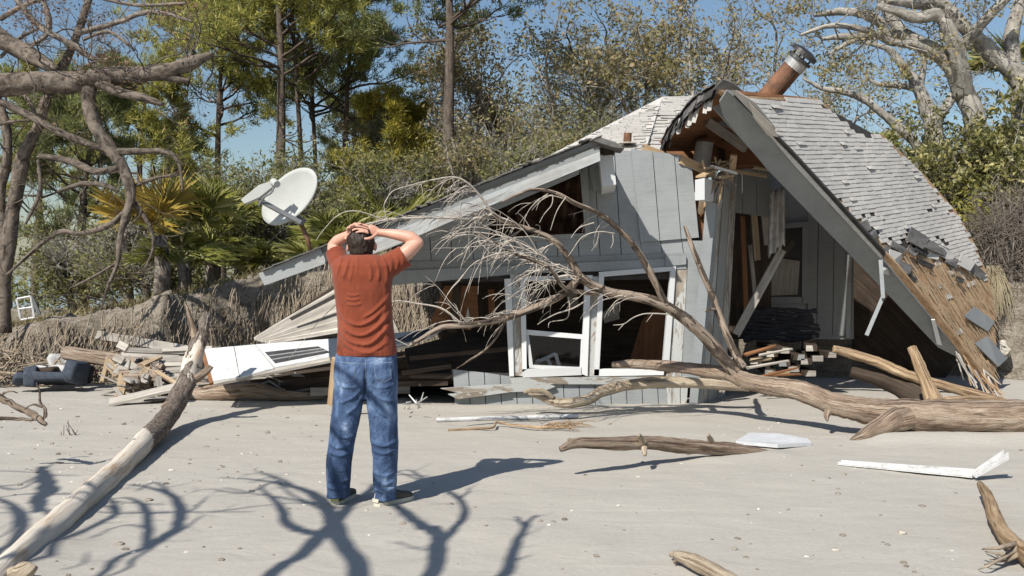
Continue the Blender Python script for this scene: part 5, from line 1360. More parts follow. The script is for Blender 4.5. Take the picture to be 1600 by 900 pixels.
# ---- white panel with a vent grille, tilted against the deck
pn = thing('vented_sheet', 'white panel with a dark vent grille tilted on the wreckage left of the man', 'panel', tuple(P(420, 600, 11.2)))
pa, pb_, pc = P(317, 543, 12.0), P(530, 556, 11.2), P(326, 592, 11.0)
wpl = plane3(pa, P(325, 596, 11.05), P(640, 540, 11.35))
def panel(q, h, mat, name, parent, th=.02):
    n = face_cam(wpl[1], pa); b = MB(); b.prism([PP(x, y, (wpl[0] + n * h, wpl[1])) for x, y in q], -n * th); return b.build(name, M[mat], parent)
panel([(319, 545), (365, 541), (374, 589), (333, 595)], 0, 'whitepanel', 'board', pn); panel([(366, 541), (398, 538), (428, 575), (375, 589)], .002, 'whitepanel', 'board', pn)
panel([(399, 538), (545, 527), (640, 518), (690, 514), (672, 526), (640, 535), (530, 555), (429, 574)], -.002, 'whitepanel', 'board', pn)
gr = panel([(414, 550), (497, 541), (516, 550), (430, 567)], .006, 'grille', 'vent_grille', pn, .006)
for k in range(1, 3):
    t_ = k / 3.0; a = (414 + 16 * t_, 550 + 17 * t_); c = (497 + 19 * t_, 541 + 9 * t_)
    panel([(a[0], a[1] - .6), (c[0], c[1] - .6), (c[0] + .5, c[1] + .8), (a[0] + .5, a[1] + .8)], .011, 'galv', 'slat', gr, .008)
panel([(333, 595), (429, 574), (530, 555), (640, 535), (640, 539), (531, 560), (430, 580), (334, 600)], -.02, 'oldpale', 'edge_trim', pn, .03)
panel([(313, 545), (319, 545), (333, 597), (327, 599)], -.02, 'ply', 'edge_trim', pn, .03)
panel([(620, 529), (655, 517), (682, 511), (688, 514), (664, 524), (636, 534)], .03, 'blue', 'tarp_fold', pn, .01)
# grey decking tilted up behind it
dk = thing('fallen_deck', 'slope of narrow bleached grey boards behind the white panel', 'deck', tuple(P(460, 560, 12.8)))
for i in range(18):
    t_ = i / 17; x1, y1 = 398 + 20 * t_, 530 - 2 * t_ + 6 * t_; x0, y0 = 520 + 150 * t_ * .3, 446 + 70 * t_
    a, c = P(x1 + 4 * t_, y1 + 2 * t_, 13.0 - .5 * t_), P(x0 + 30, y0 - 12 + 3 * t_, 12.9 - .4 * t_)
    m = MB(); m.board(a, c, .045, .025, (-.1, -1, .5), seed=i); m.build('board', M['old' if i % 4 else 'oldpale'], dk)
m = MB(); m.prism([P(452, 497, 12.6), P(522, 460, 12.5), P(524, 466, 12.5), P(456, 501, 12.6)], (0, .02, 0)); m.build('board', M['tar'], dk)
m = MB(); m.prism([P(400, 526, 13.0), P(520, 447, 12.9), P(522, 452, 12.9), P(404, 531, 13.0)], (0, .03, 0)); m.build('board', M['dark'], dk)
m = MB(); m.prism([P(398, 532, 13.3), P(520, 448, 13.2), P(610, 490, 12.9), P(625, 522, 12.8), P(410, 536, 13.1)], (0, .05, 0)); m.build('sheet', M['old'], dk)
# plank standing by the man's left leg
m = MB(); m.board(P(523, 560, 10.3), P(516, 632, 10.6), .055, .035, (-.3, -1, 0), seed=3); tag(m.build('leaning_plank', M['raw']), 'tan plank standing on end just left of the man', 'plank')
m = MB(); m.board(G(485, 612, .12), G(640, 608, .12), .10, .09, (0, 0, 1)); tag(m.build('floor_beam', M['old']), 'grey beam lying in the shade behind the legs of the man', 'beam')

# ---- wreckage at far left
m = MB(); a, c = P(100, 552, 13.2), P(200, 566, 13.0); m.tube([a, a.lerp(c, .5), c], [.095, .10, .095], 5, True, .12, 3); 
tag(m.build('heavy_timber', M['drift'], None), 'thick squared brown timber lying behind the blue cushions', 'timber')
m = MB(); m.board(P(152, 524, 14.0), P(298, 548, 13.6), .12, .06, (0, -1, .4), seed=1); tag(m.build('long_plank', M['old']), 'long grey plank leaning across the foot of the bank', 'plank')
st = thing('board_pile', 'pile of grey boards with notched ends behind the top of the leaning log', 'boards', tuple(P(240, 605, 12.8)))
for i, (x0, y0, x1, y1, w, mt) in enumerate(((196, 548, 285, 551, .10, 'old'), (192, 555, 278, 558, .10, 'oldpale'), (190, 563, 300, 562, .12, 'old'), (200, 572, 300, 568, .11, 'oldpale'), (222, 584, 310, 576, .12, 'old'), (236, 592, 318, 586, .12, 'oldpale'), (240, 600, 320, 594, .10, 'pine'), (255, 548, 330, 545, .08, 'oldpale'), (250, 606, 330, 602, .10, 'raw'), (215, 578, 262, 590, .09, 'old'))):
    m = MB(); m.board(P(x0, y0, 12.9 - i * .06), P(x1, y1, 13.1 - i * .06), w, .035, (-.1, -.7, 1), jag=.03, seed=i); m.build('board', M[mt], st)
for (x, y) in ((192, 541), (186, 561), (205, 572)):
    m = MB(); m.board(P(x - 7, y - 3, 12.5), P(x + 7, y + 4, 12.5), .09, .08, (-.3, -1, .6)); m.build('block', M['oldpale'], st)
sc_ = thing('broken_lumber_heap', 'heap of short splintered tan pieces right of the blue cushions', 'lumber', tuple(G(195, 600)))
for i in range(38):
    x, y = rg.uniform(168, 250), rg.uniform(558, 592); a = P(x, y, 12.6 - (y - 570) * .02); a.z = max(a.z, .05); dv = V((rg.uniform(-.1, .45), rg.uniform(-.3, .1), -rg.uniform(0, .3))); c = a + dv; c.z = max(c.z, .03)
    m = MB(); m.board(a, c, rg.uniform(.04, .12), .035, (rg.gauss(0, .4), -1, .7), jag=.05, seed=i); m.build('broken_piece', M[rg.choice(['pine', 'drift', 'old', 'drift', 'bark_brown'])], sc_)
m = MB(); m.board(G(172, 629, .03), G(282, 603, .2), .2, .03, (-.1, -.3, 1), jag=.01); tag(m.build('flat_board', M['oldpale']), 'pale board lying on the sand with its near end at left of the leaning log', 'board')
m = MB(); m.board(G(236, 626, .03), G(300, 616, .03), .16, .02, (0, 0, 1), jag=.04); tag(m.build('thin_board', M['old']), 'thin grey board flat on the sand right behind the leaning log', 'board')
# navy cushions with pale cloth
cu = thing('blue_cushions', 'muddy navy blue seat cushions with pale cloth on the sand at far left', 'cushions', tuple(G(85, 600)))
def cushion(c, sx, sy, sz, rot, name, mat, seed=0, roll=0.0):
    b = MB(); n = 22; m_ = 10; pts = []
    rgl = random.Random(seed); o1 = rgl.uniform(0, 9)
    R = V((math.cos(rot), math.sin(rot), 0)); U = V((-math.sin(rot) * math.sin(roll), math.cos(rot) * math.sin(roll), math.cos(roll))); Nn = R.cross(U)
    for j in range(m_ + 1):
        t = -math.pi / 2 + math.pi * j / m_
        for i in range(n):
            a = i / n * 6.2832
            sg = lambda q, e: math.copysign(abs(q) ** e, q)
            x = sg(math.cos(t), .35) * sg(math.cos(a), .4) * sx; y = sg(math.cos(t), .35) * sg(math.sin(a), .4) * sy; z = sg(math.sin(t), .6) * sz
            q = c + R * x + Nn * y + U * z; w = mnoise.noise(q * 5 + V((o1, 0, 0))) * .05 + mnoise.noise(q * 13 + V((o1, 3, 0))) * .03
            pts.append(q + (q - c).normalized() * w)
    s = b.add(pts)
    for j in range(m_):
        for i in range(n): b.face([s + j * n + i, s + j * n + (i + 1) % n, s + (j + 1) * n + (i + 1) % n, s + (j + 1) * n + i], [(0, 0)] * 4)
    b.build(name, M[mat], cu, smooth=True)
b0 = G(80, 600)
cushion(P(86, 591, 12.9), .34, .2, .065, .05, 'seat_cushion', 'blue', 1, .25); cushion(P(47, 588, 12.85), .085, .2, .10, .35, 'arm_cushion', 'blue', 2, -.2); cushion(P(120, 583, 12.85), .085, .2, .15, -.15, 'arm_cushion', 'blue', 3, .15); cushion(P(33, 593, 12.8), .10, .12, .05, .5, 'torn_cover', 'blue', 8, .5); cushion(P(135, 586, 13.1), .09, .1, .12, .2, 'torn_cover', 'blanket', 9, .3)
cushion(P(86, 577, 13.3), .30, .14, .07, .05, 'pale_roll', 'lightcloth', 4); cushion(P(92, 566, 13.5), .14, .14, .10, .5, 'crumpled_cloth', 'lightcloth', 5); cushion(P(118, 568, 13.4), .12, .1, .08, .2, 'crumpled_cloth', 'lightcloth', 6)
cushion(P(70, 579, 13.1), .16, .12, .05, .1, 'mud_heap', 'dark', 7)
# white plastic chair frame on the bank
ch = thing('white_chair_frame', 'small white frame with crossbars standing tilted on the bank at far left', 'frame', tuple(P(44, 500, 15.6)))
for a, c in (((26, 467), (33, 501)), ((48, 463), (54, 497)), ((27, 467), (48, 463)), ((29, 483), (51, 480)), ((33, 500), (54, 496))):
    m = MB(); m.tube([P(a[0], a[1], 15.5), P(c[0], c[1], 15.5)], [.018, .018], 6); m.build('bar', M['whitemetal'], ch)
m = MB(); m.tube([P(50, 464, 15.9), P(62, 492, 15.9)], [.03, .03], 6); m.build('back_post', M['dishgrey'], ch)
# driftwood lumps at the foot of the bank and rocks at right
for i, (x, y, Y, s_, lab) in enumerate(((195, 522, 14.6, .16, 'cream stump with a pointed top at the foot of the bank'), (222, 528, 14.4, .11, 'small cream lump of wood beside the pointed stump'))):
    m = MB(); a = P(x, y, Y); m.tube([a + V((-s_, 0, -s_)), a + V((-s_ * .3, 0, 0)), a + V((s_ * .6, 0, -s_ * .5)), a + V((s_ * 1.8, 0, -s_ * 1.1))], [s_ * .35, s_ * .6, s_ * .6, s_ * .2], 8, True, .3, i); tag(m.build('driftwood_stump', M['drift_pale'], smooth=True), lab, 'stump')
for i, (pts, rad, lab) in enumerate((([(1535, 528, 15.0), (1570, 524, 15.0), (1610, 528, 15.0), (1650, 530, 15.0)], [.12, .17, .18, .16], 'pale bleached log lying at the right edge beyond the roof'),
                                     ([(1534, 552, 14.4), (1556, 548, 14.5), (1574, 552, 14.4)], [.12, .16, .07], 'pale lump of rock on the sand behind the tip of the roof'))):
    m = MB(); p, r = smooth_path([P(*q) for q in pts], rad, 5, .5, i + 3); m.tube(p, r, 12, True, .25, i + 40); tag(m.build('bleached_log' if i == 0 else 'pale_rock', M['limestone'], smooth=True), lab, 'log' if i == 0 else 'rock')
# brushwood piled at the far left
bw = MB()
for i in range(330):
    a = V((rg.uniform(-9.6, -5.9), rg.uniform(13.2, 14.7), rg.uniform(.02, .45))); d = V((rg.gauss(0, .5), rg.gauss(0, .2), rg.gauss(0, .22))); c = a + d; c.z = max(c.z, .02)
    bw.tube([a, (a + c) / 2 + V((rg.gauss(0, .05), 0, rg.gauss(0, .05))), c], [.018 * rg.random() + .005] * 2 + [.003], 5, False)
tag(bw.build('brushwood', M['root'], smooth=True), 'tangle of dry brushwood at the foot of the bank at far left', 'brushwood', kind='stuff')
bw = MB()
for i in range(220):
    a = V((rg.uniform(-4.9, -2.0), rg.uniform(12.1, 13.9), 0.02 + rg.uniform(0, .25))); d = V((rg.gauss(0, .3), rg.gauss(0, .2), rg.gauss(0, .08))); c = a + d; c.z = max(c.z, .015)
    bw.board(a, c, rg.uniform(.01, .05), .012, (rg.gauss(0, .4), -.4, 1), jag=.02, seed=i)
tag(bw.build('wood_litter', M['old']), 'splinters and litter between the boards at left', 'litter', kind='stuff')
# metal scraps right of the man
bw = MB()
for i in range(11):
    a = G(rg.uniform(622, 660), rg.uniform(624, 640), rg.uniform(.0, .12)); bw.tube([a, a + V((rg.gauss(0, .08), rg.gauss(0, .08), rg.uniform(-.02, .12)))], [.012, .006], 5)
tag(bw.build('scrap_tangle', M['galv']), 'little tangle of pale scrap on the sand right of the man', 'scrap', kind='stuff')
# ---------------------------------------------------------------- trees, shrubs and palms
def twig_path(rg, p, d, L, n, wander, up):
    pts = np.empty((n + 1, 3)); pts[0] = p; d = np.array(d, float); d /= np.linalg.norm(d) + 1e-9
    for i in range(n):
        d = d + rg.normal(0, wander, 3); d[2] += up; d /= np.linalg.norm(d)
        pts[i + 1] = pts[i] + d * L / n
    return pts, d
def grow(mb, rg, p, d, L, r, lvl, maxl, cfg, tips):
    n = 4 if lvl >= maxl else 6
    pts, dd = twig_path(rg, p, d, L, n, cfg.get('wander', .25), cfg.get('up', .03))
    mb.tube(pts, np.linspace(r, r * (0.35 if lvl < maxl else .25), n + 1), 5 if lvl < 2 and r > .02 else 3, False)
    if lvl >= maxl:
        for k in range(cfg.get('tip0', 2), n + 1): tips.append((pts[k], dd))
        return
    k = cfg['kids'][min(lvl, len(cfg['kids']) - 1)]
    for c in range(k):
        t = 0.3 + .7 * (c + rg.rand()) / k; i = min(n - 1, int(t * n)); q = pts[i] + (pts[i + 1] - pts[i]) * (t * n - i)
        base = pts[i + 1] - pts[i]; base /= np.linalg.norm(base) + 1e-9
        s = rg.normal(0, 1, 3); s -= base * s.dot(base); s /= np.linalg.norm(s) + 1e-9
        a = cfg.get('angle', .8) * rg.uniform(.7, 1.25)
        nd = base * math.cos(a) + s * math.sin(a); nd[2] = nd[2] * cfg.get('flat', 1.0) + cfg.get('lift', .05)
        grow(mb, rg, q, nd, L * rg.uniform(.42, .62) * cfg.get('klen', 1.0), r * (1 - .5 * t) * .55, lvl + 1, maxl, cfg, tips)
    tips.append((pts[-1], dd))
def needles(rg, tips, per, ln, w, drop=0.0):
    c = np.array([t[0] for t in tips]); d = np.array([t[1] for t in tips])
    if drop: 
        k = rg.rand(len(c)) > drop; c, d = c[k], d[k]
    c = np.repeat(c, per, 0); d = np.repeat(d, per, 0)
    v = d * .6 + rg.normal(0, .6, c.shape) + np.array([0, 0, .25]); v /= np.linalg.norm(v, axis=1)[:, None] + 1e-9
    L = ln * rg.uniform(.6, 1.15, (len(c), 1)); s = np.cross(v, rg.normal(0, 1, c.shape)); s /= np.linalg.norm(s, axis=1)[:, None] + 1e-9
    o = c + rg.normal(0, .06, c.shape)
    return np.stack([o - s * w / 2, o + s * w / 2, o + v * L], 1).reshape(-1, 3)
def leaves(rg, tips, per, size, spread):
    c = np.repeat(np.array([t[0] for t in tips]), per, 0); c = c + rg.normal(0, spread, c.shape)
    a = rg.normal(0, 1, c.shape); a /= np.linalg.norm(a, axis=1)[:, None]; b = np.cross(a, rg.normal(0, 1, c.shape)); b /= np.linalg.norm(b, axis=1)[:, None]
    s = size * rg.uniform(.6, 1.3, (len(c), 1))
    return np.stack([c - a * s * .5, c - b * s * .22, c + a * s * .5, c + b * s * .22], 1).reshape(-1, 3)
def base_at(px, Y):
    x = (px - CX) / F * Y; return V((x, Y, ground_h(x, Y) - .05))
def pine(px, Y, H, z0, R, mat, label, seed, lean=(0, 0), tr=.13, nb=34, group='pine trees behind the house', per=26):
    rg = np.random.RandomState(seed); b = base_at(px, Y)
    t = thing('pine_tree', label, 'pine tree', tuple(b), group)
    n = 12; pts = []; 
    for i in range(n + 1):
        u = i / n; pts.append((b.x + lean[0] * u * H + .12 * math.sin(u * 5 + seed), b.y + lean[1] * u * H, b.z + u * H))
    pts = np.array(pts); mb = MB(); mb.tube(pts, np.linspace(tr, .025, n + 1), 10, False, .08, seed); mb.build('trunk', M['bark_pine'], t, smooth=True)
    mb = MB(); tips = []
    for k in range(nb):
        u = rg.uniform(z0 / H, 1.0) ** .9; i = min(n - 1, int(u * n)); p = pts[i] + (pts[i + 1] - pts[i]) * (u * n - i)
        rel = (u - z0 / H) / (1 - z0 / H); L = R * (1.05 - .65 * max(rel, 0)) * rg.uniform(.55, 1.2)
        a = rg.rand() * 6.283; d = (math.cos(a), math.sin(a), .15 + .5 * rel + rg.normal(0, .15))
        grow(mb, rg, p, d, L, .045 * (1 - .5 * rel), 0, 2, {'kids': [5, 3], 'wander': .14, 'up': .06, 'angle': .7, 'flat': .6, 'lift': .15, 'tip0': 3}, tips)
    for k in range(8):
        u = rg.uniform(.15, z0 / H); p = pts[int(u * n)]; a = rg.rand() * 6.283
        pp, _ = twig_path(rg, p, (math.cos(a), math.sin(a), rg.normal(.1, .2)), rg.uniform(.4, R * .8), 6, .15, .0); mb.tube(pp, np.linspace(.02, .005, 7), 4, False)
    o = mb.build('limbs', M['bark_dark'], t, smooth=True); o['kind'] = 'stuff'
    o = quads('needles', needles(rg, tips, per, .21, .02 + Y * .0003), 3, M[mat], t); o['kind'] = 'stuff'
    return t
def oak(px, Y, H, R, label, seed, mat='oakleaf', bark='bark_grey', per=3, stems=3, lf=.11, group='scrubby trees behind the house', lean=0, drop=.25, kids=(6, 5, 4)):
    rg = np.random.RandomState(seed); b = base_at(px, Y); t = thing('scrub_oak', label, 'tree', tuple(b), group)
    mb = MB(); tw = MB(); tips = []
    for s in range(stems):
        a = rg.rand() * 6.28; d = (math.cos(a) * .22 + lean, math.sin(a) * .22, 1); hh = H * rg.uniform(.62, .8)
        pts, dd = twig_path(rg, (b.x, b.y, b.z), d, hh, 9, .12, .05); r0 = .11 * rg.uniform(.7, 1.1)
        mb.tube(pts, np.linspace(r0, .035, 10), 8, False, .1, seed + s)
        nb = 9
        for k in range(nb):
            u = .38 + .62 * (k + rg.rand()) / nb; i = min(8, int(u * 9)); p = pts[i] + (pts[i + 1] - pts[i]) * (u * 9 - i); aa = rg.rand() * 6.28
            grow(tw, rg, p, (math.cos(aa), math.sin(aa), rg.uniform(.35, 1.3)), R * rg.uniform(.6, 1.1), .035 * (1.2 - .6 * u), 0, 2, {'kids': kids, 'wander': .3, 'up': .05, 'angle': .85}, tips)
        grow(tw, rg, pts[-1], dd, R * .9, .035, 0, 2, {'kids': kids, 'wander': .28, 'up': .06, 'angle': .8}, tips)
    mb.build('trunk', M[bark], t, smooth=True); o = tw.build('limbs', M[bark], t, smooth=True); o['kind'] = 'stuff'
    keep = [q for q in tips if mnoise.noise(V(tuple(q[0] * 1.1)) + V((seed, 0, 0))) > -.35 + drop * 1.2 - .2 * rg.rand() and (H < 4 or q[0][2] > b.z + H * .62 or rg.rand() < .32)]
    if len(keep) > 10:
        o = quads('leaves', leaves(rg, keep, per, lf, .09), 4, M[mat], t); o['kind'] = 'stuff'
    return t

PINES = [(432, 24, 11, 4.6, 2.3, 'needle', (.00, 0), .16, 'pine whose dark trunk rises just left of the satellite dish'),
         (466, 26, 10.5, 4.2, 2.2, 'needle', (-.01, 0), .09, 'thinner pine right beside the trunk above the dish'),
         (492, 29, 12, 4.2, 2.4, 'needle_dk', (0, 0), .08, 'slim dark pine between the dish and the tall bare trunked pine'),
         (345, 27, 9.5, 4.0, 2.5, 'needle', (.01, 0), .12, 'bushy pine reaching the top edge left of the dish, over the palmettos'),
         (545, 28, 10.5, 4.0, 2.2, 'needle', (0, 0), .1, 'green pine whose crown ends right above the head of the man'),
         (712, 22, 9.0, 4.4, 2.2, 'needle_dk', (-.045, 0), .17, 'tall sparse pine with a long bare brown trunk right of the man'),
         (610, 25, 3.9, 1.2, 1.3, 'needle_yl', (0, 0), .07, 'young yellow green pine over the right elbow of the man'),
         (668, 26, 3.6, 1.2, 1.2, 'needle_yl', (0, 0), .07, 'young yellowish pine in front of the long bare trunk'),
         (765, 27, 3.8, 1.2, 1.1, 'needle_yl', (0, 0), .06, 'small olive pine right of the long bare trunk'),
         (225, 26, 6.4, 1.8, 2.1, 'needle', (0, 0), .12, 'pine behind the hanging dead bough at left'),
         (135, 22, 5.2, 1.4, 1.6, 'needle_dk', (0, 0), .13, 'dark low pine between the far left trunk and the hanging bough'),
         (60, 30, 7.0, 2.5, 1.9, 'needle', (0, 0), .12, 'pine near the left edge behind the dark trunk'),
         (285, 33, 5.2, 1.4, 1.8, 'needle_dk', (0, 0), .12, 'far dark pine above the yellow palmetto'),
         (560, 33, 5.6, 1.6, 1.8, 'needle_dk', (0, 0), .12, 'far dark pine behind the head of the man')]
for i, (px, Y, H, z0, R, mt, ln, tr, lab) in enumerate(PINES): pine(px, Y, H, z0, R, mt, lab, 100 + i, ln, tr, nb=22 if H < 9 else 36)
OAKS = [(748, 25, 8.3, 1.7, 0, 'slender leafy tree with its top at the left end of the open sky'), (842, 26, 8.0, 1.7, 0, 'leafy tree above the slope of the low roof'), (905, 24, 7.4, 1.6, 0, 'tree with brownish leaves left of the centre of the sky'),
        (990, 26, 8.4, 1.7, 0, 'nearly bare grey tree topping out over the roof peak'), (1062, 25, 7.9, 1.6, .05, 'olive leaved tree with curving limbs left of the roof peak'), (1140, 27, 8.6, 1.7, 0, 'tree rising straight behind the roof peak'),
        (1215, 31, 8.6, 1.8, 0, 'tree behind the rusty chimney pipe'), (800, 32, 7.0, 1.8, 0, 'farther grey tree between the slender and the leafy one'), (948, 33, 7.4, 1.8, 0, 'farther tree over the hip of the roof'), (1290, 33, 7.0, 1.8, .05, 'thin tree right of the chimney cap'),
        (700, 30, 6.4, 1.7, 0, 'grey scrubby tree behind the small olive pine'), (630, 29, 5.2, 1.6, 0, 'tangled grey tree above the arching dead twigs'), (1350, 36, 6.0, 1.6, 0, 'far low tree seen below the live oak limbs')]
for i, (px, Y, H, R, ln, lab) in enumerate(OAKS):
    oak(px, Y, H - .8, R, lab, 300 + i, lean=ln, drop=.5 if i in (3, 8) else .22, bark='bark_grey' if i % 3 else 'bark_brown', per=3, lf=.12)
# lower scrub along the top of the bank and behind the house
SHR = [(590, 19, 1.5, .9, 'bushleaf'), (660, 20, 1.7, .9, 'bushleaf'), (735, 20, 2.2, 1.0, 'oakleaf'), (800, 19, 2.2, 1.0, 'bushleaf'), (870, 21, 2.9, 1.1, 'oakleaf'), (930, 22, 3.2, 1.1, 'bushleaf'), (480, 21, 2.2, 1.1, 'bushleaf'), (430, 19, 1.8, 1.0, 'bushleaf'),
       (200, 19, 1.5, 1.0, 'bushleaf'), (262, 20, 1.7, 1.0, 'bushleaf'), (120, 20, 1.4, .9, 'bushleaf'), (375, 21, 2.3, 1.1, 'bushleaf')]
SL = ['behind the raised right elbow', 'behind the arching dead twigs', 'left of the middle of the low roof', 'above the middle of the low roof', 'above the upper part of the low roof', 'behind the eave of the gable roof', 'just right of the dish', 'under the dish', 'right of the hanging bough', 'beside the yellow palmetto', 'over the dark hollow of the bank', 'behind the green palmettos']
for i, ((px, Y, H, R, mt), lab) in enumerate(zip(SHR, SL)):
    t = oak(px, Y, H, R, 'dense tangled shrub of grey twigs ' + lab, 500 + i, mt, 'bark_grey', 2, 5, .085, 'shrubs along the top of the bank', 0, .25, (5, 5)); t.name = 'shrub'; t['category'] = 'shrub'
# far wood, read as one mass
def far_wood():
    rg = np.random.RandomState(7); vs = []; mb = MB()
    for i in range(34):
        Y = rg.uniform(38, 52); px = rg.uniform(-150, 1750); x = (px - CX) / F * Y; H = rg.uniform(2.4, 4.2)
        if px < 380 and rg.rand() < .55: continue
        H *= 1.0 if px > 300 else .8
        z0 = -1.0; mb.tube([(x, Y, z0), (x + rg.normal(0, .3), Y, z0 + H)], [.1, .04], 4, False)
        n = 260; c = np.array([x, Y, z0 + H * .62]) + rg.normal(0, 1, (n, 3)) * np.array([1.1, 1.1, H * .2])
        tips = [(q, (0, 0, 1)) for q in c]; vs.append(leaves(rg, tips, 2, .3, .15))
    o = quads('far_wood', np.concatenate(vs), 4, M['bushleaf']); tag(o, 'far dark wood closing the gaps between the trees', 'wood', kind='stuff')
    tag(mb.build('far_trunks', M['bark_dark']), 'dim trunks of the far wood', 'trunks', kind='stuff')
far_wood()

# ---- live oak at the upper right
def limbs_tree(t, paths, bark, twN, twL, seed, kids=(5, 4), leafmat=None, per=2, lf=.09, updir=.15, name='limb', maxl=2, wander=.3, tr=.016, leafdrop=.3):
    rg = np.random.RandomState(seed); mb = MB(); tw = MB(); tips = []
    for j, (pts, rad) in enumerate(paths):
        Y0 = pts[0][2]; p, r = smooth_path([P(*q) for q in pts], [q * Y0 / F for q in rad], 6, .07, seed + j)
        m = MB(); m.tube(p, r, 12 if rad[0] > 9 else 7, True, .11, seed + j); m.build(name, M[bark], t, smooth=True)
        L = np.linalg.norm(np.diff(p, axis=0), axis=1).sum(); k = max(2, int(L * twN))
        for c in range(k):
            i = rg.randint(len(p) // 4, len(p)); s = rg.normal(0, 1, 3); s[2] += updir
            grow(tw, rg, p[i], s, twL * rg.uniform(.5, 1.2), max(.004, min(tr, r[i] * .5)), 0, maxl, {'kids': kids, 'wander': wander, 'up': .02, 'angle': .8}, tips)
    o = tw.build('twigs', M[bark], t, smooth=True); o['kind'] = 'stuff'
    if leafmat and tips:
        keep = [q for q in tips if mnoise.noise(V(tuple(q[0] * 1.3)) + V((seed, 0, 0))) > leafdrop]
        o = quads('leaves', leaves(rg, keep, per, lf, .06), 4, M[leafmat], t); o['kind'] = 'stuff'
OY = 17.0
lo = thing('live_oak', 'big pale limbed live oak spreading in from the upper right corner', 'oak tree', tuple(base_at(1545, OY)))
limbs_tree(lo, [([(1548, 520, OY), (1545, 400, OY), (1535, 280, OY), (1525, 200, OY), (1505, 140, OY), (1480, 97, OY), (1447, 72, OY), (1415, 58, OY), (1380, 53, OY), (1345, 58, OY), (1318, 57, OY), (1283, 61, OY)], [24, 23, 21, 18, 15, 13, 11, 9, 7, 6, 5, 3]),
    ([(1625, 190, OY), (1596, 125, OY), (1565, 98, OY), (1522, 58, OY), (1492, 25, OY), (1470, 6, OY), (1430, 6, OY - .3), (1385, -2, OY - .5)], [20, 17, 14, 12, 10, 9, 8, 7]),
    ([(1505, 150, OY), (1497, 90, OY - .3), (1482, 45, OY - .4), (1466, 24, OY - .4), (1432, 28, OY - .5), (1402, 18, OY - .5), (1370, 10, OY - .5)], [15, 13, 11, 10, 9, 7, 4]),
    ([(1425, 60, OY), (1398, 36, OY + .3), (1382, 8, OY + .4), (1370, -20, OY + .4)], [9, 9, 9, 8]),
    ([(1385, 52, OY), (1372, 32, OY), (1340, 20, OY), (1308, 18, OY), (1272, 24, OY)], [8, 8, 7, 6, 3]),
    ([(1505, 75, OY), (1540, 30, OY - .4), (1580, -10, OY - .6)], [9, 8, 7]), ([(1600, 160, OY), (1580, 70, OY), (1592, 10, OY), (1600, -20, OY)], [13, 11, 10, 9]),
    ([(1345, 58, OY), (1320, 70, OY), (1295, 85, OY)], [5, 4, 2]), ([(1470, 92, OY), (1430, 72, OY - .5), (1395, 66, OY - .6), (1355, 48, OY - .7), (1300, 40, OY - .8), (1250, 55, OY - .8)], [9, 7, 6, 5, 4, 2])],
    'bark_grey', 2.4, 1.05, 41, (5, 5), 'oakleaf', 2, .08, .2, leafdrop=.12)
l2 = thing('live_oak', 'smaller live oak with forking grey limbs behind the right roof edge', 'oak tree', tuple(base_at(1460, 21)))
limbs_tree(l2, [([(1470, 420, 21), (1465, 300, 21), (1458, 200, 21), (1447, 165, 21), (1432, 130, 21), (1412, 106, 21), (1390, 78, 21), (1350, 66, 21)], [17, 16, 14, 12, 9, 7, 5, 3]),
    ([(1455, 195, 21), (1480, 165, 21), (1497, 135, 21), (1500, 100, 21)], [10, 8, 7, 5]), ([(1436, 140, 21), (1405, 133, 21), (1375, 132, 21), (1352, 120, 21)], [6, 5, 4, 2]),
    ([(1440, 240, 21), (1422, 214, 21), (1390, 188, 21), (1355, 158, 21), (1320, 144, 21), (1285, 138, 21), (1255, 122, 21)], [9, 8, 7, 6, 5, 4, 2]), ([(1438, 135, 21), (1445, 90, 21), (1440, 60, 21)], [6, 4, 2])],
    'bark_grey', 2.0, 1.0, 43, (4, 4), 'oakleaf', 3, .09, .25, leafdrop=.05)
# ---- dead tree at the left: dark trunk, overhead bough, hanging bough
DYL = 13.0
dt = thing('dead_tree', 'dead dark tree at the left edge with one bough across the sky, one hanging', 'dead tree', tuple(base_at(-20, 13.8)))
limbs_tree(dt, [([(5, 520, 13.8), (8, 420, 13.8), (20, 330, 13.8), (36, 250, 13.7), (60, 195, 13.7), (76, 145, 13.7), (100, 100, 13.7), (122, 50, 13.7), (142, -10, 13.7)], [12, 11, 11, 10, 8, 7.5, 7, 6, 5]),
    ([(8, 400, 13.8), (0, 300, 13.8), (12, 240, 13.8), (5, 180, 13.8), (-20, 130, 13.8)], [8, 8, 8, 7, 6]),
    ([(-60, 140, DYL), (-10, 134, DYL), (50, 129, DYL), (110, 128, DYL), (165, 120, DYL), (222, 116, DYL), (262, 111, DYL), (292, 101, DYL), (312, 93, DYL), (333, 83, DYL)], [19, 18, 17, 17, 15, 13, 12, 12, 9, 3]),
    ([(-60, 20, DYL + .3), (0, 60, DYL + .3), (45, 85, DYL + .2), (90, 112, DYL)], [17, 15, 13, 8]),
    ([(290, 100, DYL), (297, 88, DYL), (304, 79, DYL)], [6, 5, 3]), ([(245, 116, DYL), (270, 122, DYL), (296, 126, DYL)], [8, 7, 3]), ([(150, 128, DYL), (185, 143, DYL - .1), (220, 152, DYL - .1), (256, 163, DYL - .1)], [9, 8, 7, 3])],
    'bark_mid', 3.2, .85, 51, (5, 4), 'deadleaf', 1, .05, .2, leafdrop=.18)
